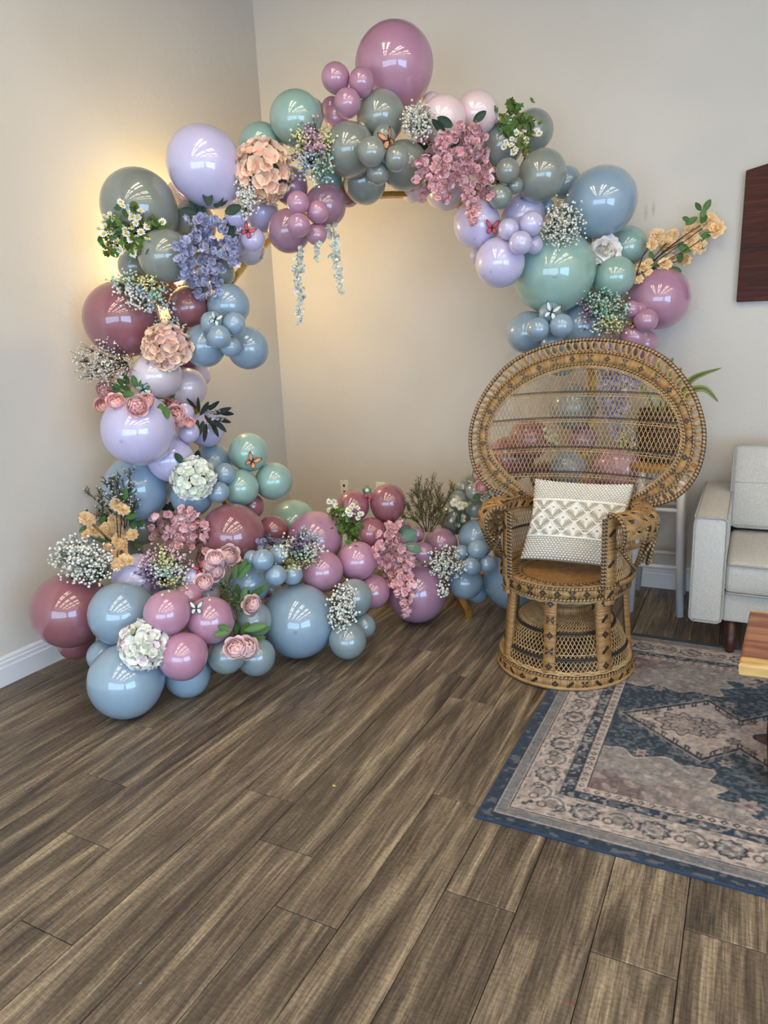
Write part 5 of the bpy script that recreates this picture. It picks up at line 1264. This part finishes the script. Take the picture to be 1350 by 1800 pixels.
# ---------------------------------------------------------------- needle-leaved waxflower stems
def waxflower(label, stems, root_px, cols, lift=.04, needle=.017, buds=20, budcol=(206, 200, 186), name='waxflower_stems', twigs=9):
    p0 = at(*root_px, lift); root = thing(name, label, 'foliage', p0); off = Matrix.Translation(-Vector(p0)); t0_ = front_depth(*root_px) - lift; F_ = MB(); St = MB(); B_ = MB(); iv, if_ = ICO1
    for (xa, ya, xb, yb) in stems:
        dz = rng.normal(0, .015); stp = [at_depth(xa + (xb - xa) * u, ya + (yb - ya) * u, min(t0_ + dz * u, front_depth(xa + (xb - xa) * u, ya + (yb - ya) * u) - .03)) for u in np.linspace(0, 1, 5)]; A_ = stp[0]; Z_ = stp[-1]; side = unit(np.cross(Z_ - A_, VIEW(A_))); L = np.linalg.norm(Z_ - A_)
        P = spline([q + side * (rng.normal(0, .008) if 0 < i_ < 4 else 0) for i_, q in enumerate(stp)], 5); St.tube(P, np.linspace(.0024, .0012, len(P)), 4)
        lines = [P[int(len(P) * .35):]]
        for k in range(twigs):
            u = rng.uniform(.2, .9); i = int(u * (len(P) - 1)); d = unit(unit(Z_ - A_) * 1.2 + side * rng.choice([-1, 1]) * rng.uniform(.3, .9) + VIEW(A_) * rng.normal(0, .3)); l = L * rng.uniform(.12, .26) * (1.15 - u * .5)
            q = np.array([P[i] + d * l * v + np.array([0, 0, .15]) * l * v * v for v in np.linspace(0, 1, 4)]); St.tube(q, .0011, 3, caps=False); lines.append(q)
        for q in lines:
            q = resample(q, .0085)
            for p, p2 in zip(q[:-1], q[1:]):
                for _ in range(2):
                    d = unit(unit(p2 - p) * .9 + rng.normal(0, .7, 3)); s_ = unit(np.cross(d, rng.normal(0, 1, 3))); l = needle * rng.uniform(.6, 1.3); c = L_(cols[rng.integers(len(cols))]); w = .0021
                    F_.add([p - s_ * w, p + s_ * w, p + d * l + s_ * w * .4, p + d * l - s_ * w * .4], [(0, 1, 2, 3)], col=c)
            if rng.random() < buds / 60 * 1.5: B_.add(q[-1] + iv * .0055, if_, col=L_(budcol)); B_.add(q[len(q) // 2] + iv * .005 + rng.normal(0, .003, 3), if_, col=L_(budcol))
    stuff(F_.build('needles', M_LEAF, root, color=True, mtx=off)); St.build('stems', M_TWIG, root, mtx=off)
    if B_.n: stuff(B_.build('buds', M_FLORET, root, color=True, mtx=off))
    return root

# ---------------------------------------------------------------- butterflies
def wing_mesh(nm, fore, col, edge):
    mb = MB(); n = 13; c = L_(col); e = L_(edge); mid = [(0, 0)]
    if fore: out = [(.0, .0), (.004, .010), (.012, .019), (.0185, .0225), (.0205, .021), (.0205, .017), (.019, .012), (.0165, .007), (.013, .003), (.007, .0005)]
    else: out = [(.0, .0), (.008, .001), (.0135, -.002), (.016, -.007), (.0155, -.012), (.012, -.0155), (.008, -.015), (.004, -.011), (.0015, -.006)]
    O = np.array(out + [out[0]]); O = resample(O, .0016); I = O.mean(0) + (O - O.mean(0)) * .80; I2_ = O.mean(0) + (O - O.mean(0)) * .45
    z = lambda A: np.c_[A, .0025 * np.sin(A[:, 0] * 70)]
    k = len(O); V = np.vstack([z(O), z(I), z(I), z(I2_), z(O.mean(0)[None])]); f = []; cols = np.vstack([np.tile(e, (2 * k, 1)), np.tile(c, (k, 1)), np.tile(c * 1.12, (k + 1, 1))])
    for q in range(0, k, 4): cols[2 * k + q] = e; cols[3 * k + q] = e * .5 + c * .5
    for i in range(k - 1): f += [(i, i + 1, k + i + 1, k + i), (2 * k + i, 2 * k + i + 1, 3 * k + i + 1, 3 * k + i), (3 * k + i, 3 * k + i + 1, 4 * k)]
    mb.add(V, f, col=cols); return mb.mesh(nm, M_PETAL, color=True, smooth=False)
bb_ = MB(); bb_.lathe([(.0002, -.009), (.0012, -.006), (.0015, 0), (.0018, .004), (.0012, .0075), (.0014, .0095), (.0002, .011)], 8)
for s_ in (-1, 1): bb_.tube([(s_ * .0004, 0, .0105), (s_ * .003, .001, .016), (s_ * .006, .001, .0195)], .0003, 3)
BODY = bb_.mesh('body', mat('butterfly_body', (26, 22, 22), .7))
BUT = dict(orange=((222, 158, 112), (56, 40, 34)), pink=((214, 92, 106), (70, 30, 38)), white=((222, 230, 222), (60, 72, 70)), blue=((196, 214, 212), (48, 60, 62)))
WG = {k: (wing_mesh('forewing', True, *v), wing_mesh('hindwing', False, *v)) for k, v in BUT.items()}
def butterfly(px, py, span, kind, ang, label, fold=.35, lift=.022, yaw=0.0):
    t = front_depth(px, py) - lift; p = at_depth(px, py, t); a_ = math.radians(ang); up0 = unit(CM[0] * math.cos(a_) - CM[1] * math.sin(a_)); z = unit(VIEW(p) + CM[0] * yaw); up0 = unit(up0 - z * (up0 @ z)); x = np.cross(up0, z)
    root = thing('butterfly', label, 'butterfly', p); s_ = span * t / F_PX / .042; root.matrix_world = basis(x, up0, z, p, s_)
    o = link('body', BODY, root); o.matrix_local = Matrix.Rotation(-math.pi / 2, 4, 'X')
    for sd in (-1, 1):
        for w in WG[kind]:
            m = Matrix.Rotation(-sd * fold, 4, 'Y') @ Matrix.Scale(sd, 4, (1, 0, 0)); q = link(w.name.split('.')[0], w, root); q.matrix_local = m
    # pin that holds it on the garland
    MB().tube([(0, 0, -.001), (0, 0, -lift / s_ - .004)], .0004, 3).build('pin', MATS['screw_steel'], root)
# ================================================================== FLOWERS ON THE GARLAND
W = [('white', 0, 0)]
# --- sage / lavender shoulder
feverfew('daisy bunch with green leaves beside the large sage balloon', [(212, 356), (216, 363), (184, 381), (194, 379), (231, 385), (233, 394), (217, 400), (238, 392), (247, 371), (252, 373), (258, 399), (232, 401), (221, 410), (230, 421), (240, 419), (219, 405), (257, 392), (285, 390), (259, 421), (232, 380), (226, 375), (200, 384), (182, 391), (186, 398), (182, 412), (190, 418), (188, 430), (200, 436), (212, 440), (222, 436), (235, 446), (238, 436), (244, 430), (243, 383), (248, 409), (205, 424), (195, 408), (173, 403)],
         [(215, 400, 26, 22, 80), (238, 425, 20, 20, 50), (270, 393, 22, 8, 30), (200, 430, 18, 16, 36), (236, 365, 4, 14, 8)], (240, 412), lift=.05)
hanging('lilac blue wisteria spray hanging between sage and blue balloons', 'lilac', [(335, 400, 322, 490, 22, 34), (362, 385, 355, 525, 24, 52), (375, 410, 380, 515, 22, 40), (405, 405, 412, 465, 18, 26), (345, 385, 395, 395, 20, 26), (325, 420, 335, 505, 14, 20), (398, 440, 420, 458, 12, 10)],
        [(345, 375, 165, .9), (352, 372, 110, .8), (368, 362, 100, 1.1), (378, 365, 60, 1.0), (388, 362, 75, 1.1), (396, 374, 20, 1.1), (392, 385, 330, .9), (400, 395, 300, 1.0), (360, 372, 140, 1.1)], lift=.05)
gypsophila('pastel green and blue gypsophila trailing over the rosewood balloon', 250, 515, 64, 34, (275, 500), 330, [('green', -.7, -.4), ('blue', 0, .1), ('white', -.2, .4), ('green', .3, -.3), ('blue', .7, .3), ('yellow', .1, -.5)], .05, .42)
gypsophila('sparse white gypsophila between rosewood balloon and peach hydrangea', 298, 573, 32, 20, (300, 560), 90, [('white', 0, 0), ('blue', -.4, -.6)], .04, .25)
hydrangea('peach hydrangea with pink hearts under the lavender and mint balloons', 463, 302, 41, ['peach'], 46, leaves=[(510, 258, 80)])
gypsophila('small white gypsophila hanging below the peach hydrangea', 434, 346, 22, 40, (445, 320), 170, W, .05, -.15)
gypsophila('rainbow gypsophila with pink top and blue base beside the sage cluster', 548, 266, 44, 60, (545, 290), 420, [('pink', .1, -.8), ('yellow', .7, -.6), ('yellow', -.7, -.3), ('pink', .1, -.3), ('blue', 0, .4), ('blue', -.5, .5), ('green', .3, .5), ('white', .1, .8), ('purple', -.9, .1)], .06, .0)
gypsophila('white gypsophila tuft between sage and blush pink balloons', 734, 214, 31, 38, (735, 230), 230, W, .05)
hanging('pink wisteria spray cascading from the top of the arch', 'pink', [(795, 235, 765, 345, 26, 50), (815, 232, 805, 300, 26, 40), (790, 270, 785, 352, 20, 36), (812, 270, 833, 395, 20, 56), (845, 262, 858, 350, 16, 34), (842, 225, 830, 260, 20, 20), (760, 270, 745, 350, 16, 28), (755, 255, 800, 250, 20, 20), (740, 280, 730, 320, 10, 10), (850, 290, 846, 340, 12, 14)],
        [(782, 232, 130, 1.0), (795, 222, 150, 1.0), (805, 240, 240, 1.1), (832, 214, 40, .9), (752, 255, 200, 1.0), (765, 257, 320, .9), (748, 262, 160, .9)], leafkind='dark', lift=.055)
feverfew('daisy sprig with bright leaves above the sage balloons', [(935, 213), (943, 231), (948, 235), (908, 233), (920, 233), (900, 245), (910, 248), (898, 256), (906, 262), (924, 247), (886, 258), (903, 267), (897, 216), (880, 208), (889, 250), (914, 238), (941, 239), (912, 250)],
         [(912, 225, 22, 26, 80), (897, 185, 5, 12, 18), (907, 190, 6, 10, 14), (920, 255, 12, 16, 30), (885, 210, 12, 10, 16), (890, 225, 10, 12, 16), (925, 215, 14, 10, 20)], (912, 240), lift=.05)
gypsophila('white gypsophila tuft on the big mint balloon', 990, 395, 38, 46, (970, 400), 300, W, .05, .5)
pe = [(L_((246, 238, 230)), L_((250, 244, 240)))]
PEONY = flower_mesh('petal_ring', [(10, .034, .016, 1.42, .15, .0, .35, -.004, L_((240, 222, 212)), L_((250, 242, 236))), (10, .031, .015, 1.2, .15, .08, .4, -.001, L_((242, 226, 216)), L_((252, 246, 241))), (9, .027, .013, .95, .2, .1, .45, .001, L_((242, 228, 216)), L_((252, 246, 241))), (8, .022, .011, .68, .2, .1, .5, .003, L_((240, 226, 208)), L_((252, 246, 240))), (6, .017, .009, .4, .25, .1, .5, .004, L_((238, 220, 192)), L_((252, 245, 236)))], 9, (.008, (236, 220, 196), .004))
pp_ = at(1064, 440, .03); po = thing('peony_bloom', 'cream peony with blush petals between mint and blue balloons', 'flower', pp_); link('petals', PEONY, po, orient(VIEW(pp_), (0, 0, 0), 2.5)); put_leaf('dark', 1040, 425, 140, po, .6, lift=.004)
link('outer_petal', flower_mesh('outer_petal', [(2, .028, .016, 1.1, .3, .05, .2, -.006, L_((232, 170, 160)), L_((240, 196, 186)))], 4), po, orient(VIEW(pp_), (0, 0, 0), 2.4, 1.1))
bloom_thing('blossom_branch', 'peach blossom branch reaching out above the orchid balloon', 'flowers', [(1155, 414, 12), (1146, 430, 9), (1172, 432, 15, 3.62), (1178, 418, 11, 3.62), (1184, 412, 9, 3.61), (1215, 405, 13, 3.6), (1210, 420, 12, 3.6), (1227, 432, 14, 3.58), (1247, 385, 11, 3.55), (1240, 395, 9, 3.55), (1257, 403, 15, 3.55), (1168, 465, 12), (1180, 455, 8, 3.62), (1203, 455, 11, 3.6), (1128, 470, 9), (1135, 475, 10), (1121, 478, 8), (1122, 490, 8), (1140, 462, 7)], PCH, (1118, 485),
            [(1195, 445, 280, .9), (1192, 430, 330, 1.0), (1180, 470, 340, .8), (1148, 458, 110, .7), (1240, 378, 250, .9), (1237, 372, 60, .9), (1232, 370, 120, .7), (1232, 385, 70, .8), (1212, 388, 160, .7), (1205, 395, 30, .9), (1230, 425, 50, .8), (1238, 418, 40, .7), (1235, 425, 270, .6), (1160, 465, 200, .7)], 'mid', lift=.05, stemmat=M_TWIG)
gypsophila('mint and yellow gypsophila bunch above the wicker chair', 1064, 550, 48, 46, (1060, 560), 400, [('green', .2, -.6), ('green', -.1, -.2), ('yellow', .3, .7), ('purple', -.8, .1), ('pink', -.9, .0), ('white', -.4, .5), ('green', .7, 0), ('yellow', -.1, .5), ('purple', .1, .9)], .06, -.2)
# --- left column
hydrangea('pink and peach hydrangea between rosewood and lilac balloons', 293, 610, 31, ['pinkpeach', 'peach'], 40)
gypsophila('wispy white gypsophila sticking out towards the left wall', 180, 640, 58, 42, (225, 640), 330, W, .05, .1, fr=.0042, stem=M_TWIG)
bloom_thing('ranunculus_garland', 'pink ranunculus garland with green sprigs across the lavender balloon', 'flowers', [(186, 685, 12), (199, 697, 9), (203, 706, 12), (182, 713, 12), (241, 714, 14), (258, 706, 11), (304, 708, 11), (309, 729, 13), (316, 740, 11), (322, 743, 9), (332, 744, 8)], RANP, (262, 698),
            [(222, 680, 140, .8), (230, 685, 160, .8), (228, 692, 190, .9), (240, 680, 110, .8), (220, 697, 210, .8), (236, 692, 180, .7), (246, 683, 70, .7), (215, 690, 170, .9), (285, 710, 250, .9), (288, 705, 310, .9), (280, 702, 200, .7), (290, 714, 280, .9), (300, 700, 20, .8), (226, 676, 120, .8), (252, 688, 40, .6), (212, 684, 150, .7)], 'mid', lift=.03, twist_view=.4)
root_ = hanging('dark leafy salvia sprig beside the lavender balloons', 'grey', [(360, 725, 385, 722, 5, 7), (365, 735, 400, 735, 4, 6)], [(350, 725, 100, .9), (352, 730, 60, 1.0), (360, 730, 300, 1.1), (368, 735, 320, 1.0), (375, 728, 20, 1.2), (380, 735, 340, 1.1), (358, 740, 250, 1.1), (362, 745, 270, 1.2), (372, 742, 290, 1.1), (385, 725, 350, 1.1), (348, 738, 260, 1.0), (365, 722, 40, 1.0), (378, 738, 310, 1.1), (345, 718, 130, .8), (355, 722, 20, 1.1)], name='salvia_sprig', leafkind='black', lift=.05, sc=.5)
hydrangea('round white hydrangea with green tints among the blue balloons', 340, 841, 31, ['white', 'white', 'cream'], 60, leaves=[(322, 815, 130), (345, 812, 80)])
# --- floor pile, wall side
waxflower('dark green waxflower stems in front of the big blue balloon', [(205, 925, 148, 860), (210, 930, 170, 855), (215, 930, 192, 845), (222, 925, 207, 830), (228, 925, 228, 822), (220, 930, 205, 860), (205, 930, 150, 895), (230, 925, 234, 880), (215, 925, 190, 838), (218, 930, 228, 850), (200, 925, 168, 890)], (215, 930), [(70, 84, 62), (92, 104, 76), (60, 70, 58), (104, 100, 80)], lift=.06)
bloom_thing('peach_blossoms', 'peach blossom stems standing in front of the waxflower', 'flowers', [(204, 886, 11), (216, 896, 11), (150, 910, 11), (158, 915, 10), (163, 932, 10), (152, 940, 8), (200, 915, 10), (187, 930, 11), (185, 938, 9), (198, 942, 11), (212, 925, 9), (217, 938, 10), (210, 950, 12), (215, 958, 9), (233, 940, 10), (205, 975, 10), (190, 962, 7), (213, 970, 10), (218, 985, 11), (208, 990, 10), (228, 985, 8), (205, 997, 8), (170, 936, 7), (203, 928, 9)], PCH, (210, 965),
            [(217, 880, 80, .9), (215, 905, 40, .9), (222, 910, 20, .9), (176, 920, 60, .8), (236, 930, 110, .8), (242, 928, 60, .8), (235, 955, 330, .7), (190, 950, 170, .8), (207, 968, 260, .8), (150, 925, 230, .6)], 'mid', lift=.07, stemmat=M_TWIG)
gypsophila('full white gypsophila bunch above the rosewood balloon by the left wall', 145, 985, 60, 42, (185, 1015), 420, W, .10, .25, seat=(140, 1022))
hanging('pale pink blossom cluster beside the large rosewood balloon', 'pink', [(290, 905, 275, 945, 22, 26), (315, 900, 312, 960, 26, 44), (345, 910, 355, 975, 16, 32), (300, 930, 300, 970, 22, 24), (335, 905, 330, 960, 18, 24), (322, 897, 345, 905, 14, 12)], [(300, 893, 170, .9), (305, 900, 110, .7)], name='blossom_cluster', lift=.055)
gypsophila('multicoloured gypsophila bunch in front of the pale pink blossoms', 290, 998, 50, 44, (285, 1020), 430, [('pink', -.7, -.7), ('pink', .6, -.6), ('yellow', 0, -.3), ('white', -.2, .2), ('green', .1, .2), ('purple', -.7, .4), ('white', .4, .3), ('yellow', .2, .6)], .06, -.1, stem=M_TWIG)
hydrangea('large white hydrangea with pink edges on the front blue balloon', 255, 1134, 35, ['white', 'white', 'pinkwhite', 'cream'], 66, leaves=[(245, 1103, 120)])
bloom_thing('ranunculus_bouquet', 'pale pink ranunculus bouquet with ferny leaves over the grey green balloons', 'flowers', [(361, 983, 13), (378, 981, 12), (403, 976, 14), (415, 997, 12), (377, 1005, 13), (369, 993, 10), (358, 1024, 12), (443, 1063, 13), (464, 1056, 12), (414, 1139, 15), (433, 1140, 16)], RANL, (412, 1070),
            [(412, 1020, 80, .9, 'lance'), (418, 1010, 60, 1.0, 'lance'), (420, 1018, 50, 1.0, 'lance'), (405, 1050, 80, .9, 'lance'), (440, 1050, 40, .9, 'lance'), (450, 1048, 50, .9, 'lance'), (425, 1060, 30, 1.0, 'lance'), (415, 1075, 100, 1.0, 'lance'), (422, 1065, 70, 1.0, 'lance'), (430, 1108, 10, 1.1, 'lance'), (445, 1110, 15, .9, 'lance'), (405, 1108, 160, .8), (410, 1115, 200, .9), (418, 1112, 100, .9), (425, 1115, 60, .9), (412, 1125, 230, .8), (430, 1122, 300, .7), (400, 1112, 190, .8), (437, 1123, 10, .9, 'lance'), (420, 1045, 110, .8), (428, 1052, 60, .8), (432, 1066, 20, .8), (390, 1052, 200, .5)], 'mid', lift=.05)
fern = waxflower('soft green fern fronds around the ranunculus stems', [(412, 1090, 385, 1012), (414, 1090, 395, 1010), (416, 1095, 405, 1020), (418, 1100, 412, 1040), (412, 1100, 400, 1135), (415, 1095, 425, 1045), (405, 1060, 388, 1020)], (414, 1085), [(104, 132, 84), (126, 150, 104), (92, 118, 78)], lift=.06, needle=.013, buds=0, name='fern_fronds', twigs=7)
# --- floor garland, corner side
hanging('small grey lilac blossoms between rosewood and small blue balloons', 'grey', [(470, 945, 462, 960, 12, 12), (480, 948, 490, 958, 10, 9)], name='blossom_cluster', lift=.03)
gypsophila('pastel gypsophila between the small blue and orchid balloons', 530, 965, 42, 38, (525, 975), 380, [('white', -.6, -.6), ('purple', 0, -.2), ('blue', .5, -.4), ('white', .3, .1), ('yellow', -.4, .7), ('green', -.1, .2), ('yellow', .0, .9)], .05, -.3)
feverfew('daisy bunch with jagged green leaves beside the rosewood balloons', [(578, 882), (587, 882), (576, 897), (581, 896), (612, 898), (617, 894), (615, 903), (606, 905), (628, 893), (633, 904), (629, 911), (622, 904), (600, 910), (610, 913), (592, 890), (594, 905), (635, 903), (620, 889)], [(607, 920, 20, 20, 110), (620, 935, 12, 18, 50), (590, 900, 14, 12, 20)], (610, 935), lift=.05)
hanging('pink blossom spray hanging over the muted plum balloons', 'pink', [(693, 925, 690, 960, 16, 20), (680, 945, 685, 1020, 22, 52), (668, 965, 680, 1000, 14, 20), (695, 960, 705, 1020, 20, 36), (712, 970, 716, 1000, 14, 18), (690, 1010, 700, 1045, 12, 18), (715, 1005, 712, 1080, 12, 34), (700, 920, 678, 945, 12, 12)], [(707, 945, 20, 1.2), (714, 957, 330, 1.2), (705, 938, 60, .8)], leafkind='broad', name='blossom_spray', lift=.055)
waxflower('olive waxflower stems standing behind the plum balloons', [(748, 935, 735, 838), (750, 935, 748, 848), (752, 935, 763, 830), (750, 935, 722, 860), (755, 935, 778, 868), (755, 935, 795, 852), (745, 935, 713, 880), (758, 935, 790, 895), (745, 930, 705, 900), (752, 930, 757, 860), (748, 935, 730, 850), (757, 935, 775, 850), (760, 935, 800, 850)], (752, 935), [(108, 100, 58), (124, 112, 66), (94, 88, 54), (134, 118, 74)], lift=.03, twigs=12, buds=5, budcol=(176, 160, 128))
gypsophila('white gypsophila between plum and dusty blue balloons by the chair', 784, 990, 38, 32, (785, 1000), 300, W, .05, .15)
gypsophila('trailing wisp of white gypsophila low on the plum balloon', 778, 1036, 12, 16, (785, 1020), 40, W, .03)
def buttons(label, heads, root_px, lift=.05):
    p0 = at(*root_px, lift); root = thing('button_flowers', label, 'flowers', p0); off = Matrix.Translation(-Vector(p0)); St = MB(); base = at(*root_px, .0); t0_ = front_depth(*root_px) - lift
    for x, y in heads:
        p = at_depth(x, y, min(t0_, front_depth(x, y) - .02)); link('bloom', BUTTON, root, off @ orient(VIEW(p), p, rng.uniform(.85, 1.1))); St.tube(spline([base, (base + p) / 2 + rng.normal(0, .006, 3), p], 4), .0013, 3)
    St.build('stems', M_STEM, root, mtx=off)
buttons('cream button flowers on thin stems beside the sage balloons', [(795, 884), (799, 880), (803, 886), (809, 884), (813, 886), (808, 893), (819, 887), (792, 896), (800, 904), (794, 915), (815, 908), (814, 915), (805, 923), (797, 887), (813, 892), (804, 889)], (803, 938))
gypsophila('white gypsophila between the big blue and grey green balloons', 603, 1070, 28, 46, (600, 1075), 260, W, .06, .05)
bloom_thing('ranunculus_buds', 'pink ranunculus buds beside the left side of the chair back', 'flowers', [(840, 835, 8), (846, 856, 9), (838, 822, 6)], RANP, (850, 872), [(850, 862, 40, .7), (845, 870, 200, .7)], lift=.06)
gypsophila('white gypsophila behind the left arm of the wicker chair', 866, 868, 24, 22, (862, 880), 130, W, .05)
bloom_thing('feather_sprig', 'grey green sprig between the two rosewood balloons', 'foliage', [(645, 862, 3)], [(BUTTON, .013)], (646, 878), [(645, 870, 95, .45, 'broad'), (643, 866, 120, .4, 'broad'), (648, 866, 60, .4, 'broad'), (645, 862, 90, .4, 'broad')], lift=.02)
# --- white wisteria hanging inside the arch
hanging('white wisteria strands hanging in the arch opening below plum balloons', 'white', [(523, 440, 527, 568, 11, 56), (585, 395, 598, 515, 11, 52), (556, 425, 557, 460, 7, 12)], name='wisteria_strands', lift=.02, stemmat=M_PALE, sc=.8)
# --- flowers seen through the cane back
hanging('lilac wisteria seen through the cane back beside the gold hoop', 'lilac', [(1070, 650, 1068, 740, 20, 40), (1095, 655, 1080, 765, 18, 40), (1060, 640, 1100, 650, 16, 18), (1110, 650, 1120, 672, 14, 10), (1055, 612, 1095, 618, 12, 14)], name='wisteria_spray', lift=.03)
gypsophila('white gypsophila seen through the cane back near the basket', 1112, 772, 32, 28, (1100, 790), 170, [('white', 0, 0), ('yellow', -.3, .2)], .03)
buttons('cream blossoms seen through the cane back by rosewood balloons', [(958, 755), (963, 760), (968, 768), (972, 775), (965, 773), (975, 765), (960, 768), (970, 758), (978, 780)], (975, 790))
# ================================================================== BUTTERFLIES
butterfly(435, 407, 26, 'pink', 60, 'red pink butterfly on the small lavender balloons by lilac wisteria', .3)
butterfly(684, 246, 34, 'orange', 100, 'orange butterfly on the sage cluster at the crown of the arch', .45, yaw=-.5)
butterfly(875, 320, 26, 'orange', 55, 'orange butterfly between the pink wisteria and sage balloons', .3)
butterfly(865, 401, 26, 'pink', 85, 'pink butterfly on the lavender balloon below the pink wisteria', .35)
butterfly(969, 549, 32, 'white', 70, 'white butterfly on the small blue balloons above the wicker chair', .4)
butterfly(1113, 569, 24, 'orange', 40, 'orange butterfly beside the small orchid balloon', .7)
butterfly(378, 562, 26, 'white', 70, 'white butterfly on the small blue balloons under lilac wisteria', .45)
butterfly(252, 685, 30, 'blue', 200, 'pale blue butterfly on the sprigs of the ranunculus garland', .5, yaw=.4)
butterfly(443, 812, 28, 'orange', 60, 'orange butterfly on the mint green balloon', .35)
butterfly(345, 1070, 26, 'white', 90, 'white butterfly between two orchid balloons on the floor', .3)
butterfly(352, 1001, 28, 'pink', 120, 'coral pink butterfly beside the pale pink ranunculus', .4)
butterfly(646, 876, 20, 'pink', 90, 'small pink butterfly between the two rosewood balloons', .6)
# ================================================================== SCRAPS ON THE FLOOR
for px, py, col, r_, lab in ((247, 1730, (96, 120, 136), .004, 'tiny crumpled blue grey scrap on the floor planks'), (588, 1382, (176, 160, 92), .0045, 'tiny dry yellow leaf scrap on the floor planks'), (1007, 1764, (150, 40, 40), .003, 'tiny red speck on the floor planks')):
    p = on_z(px, py, 0); m = MB(); m.add(ICO1[0] * np.array([r_ * 1.3, r_, r_ * .5]) * (1 + .3 * rng.normal(0, 1, (len(ICO1[0]), 1))), ICO1[1])
    o = m.build('paper_scrap', mat('scrap_%d' % px, col, .6), smooth=False); o.location = (p[0], p[1], r_ * .5); tag(o, lab, 'litter')
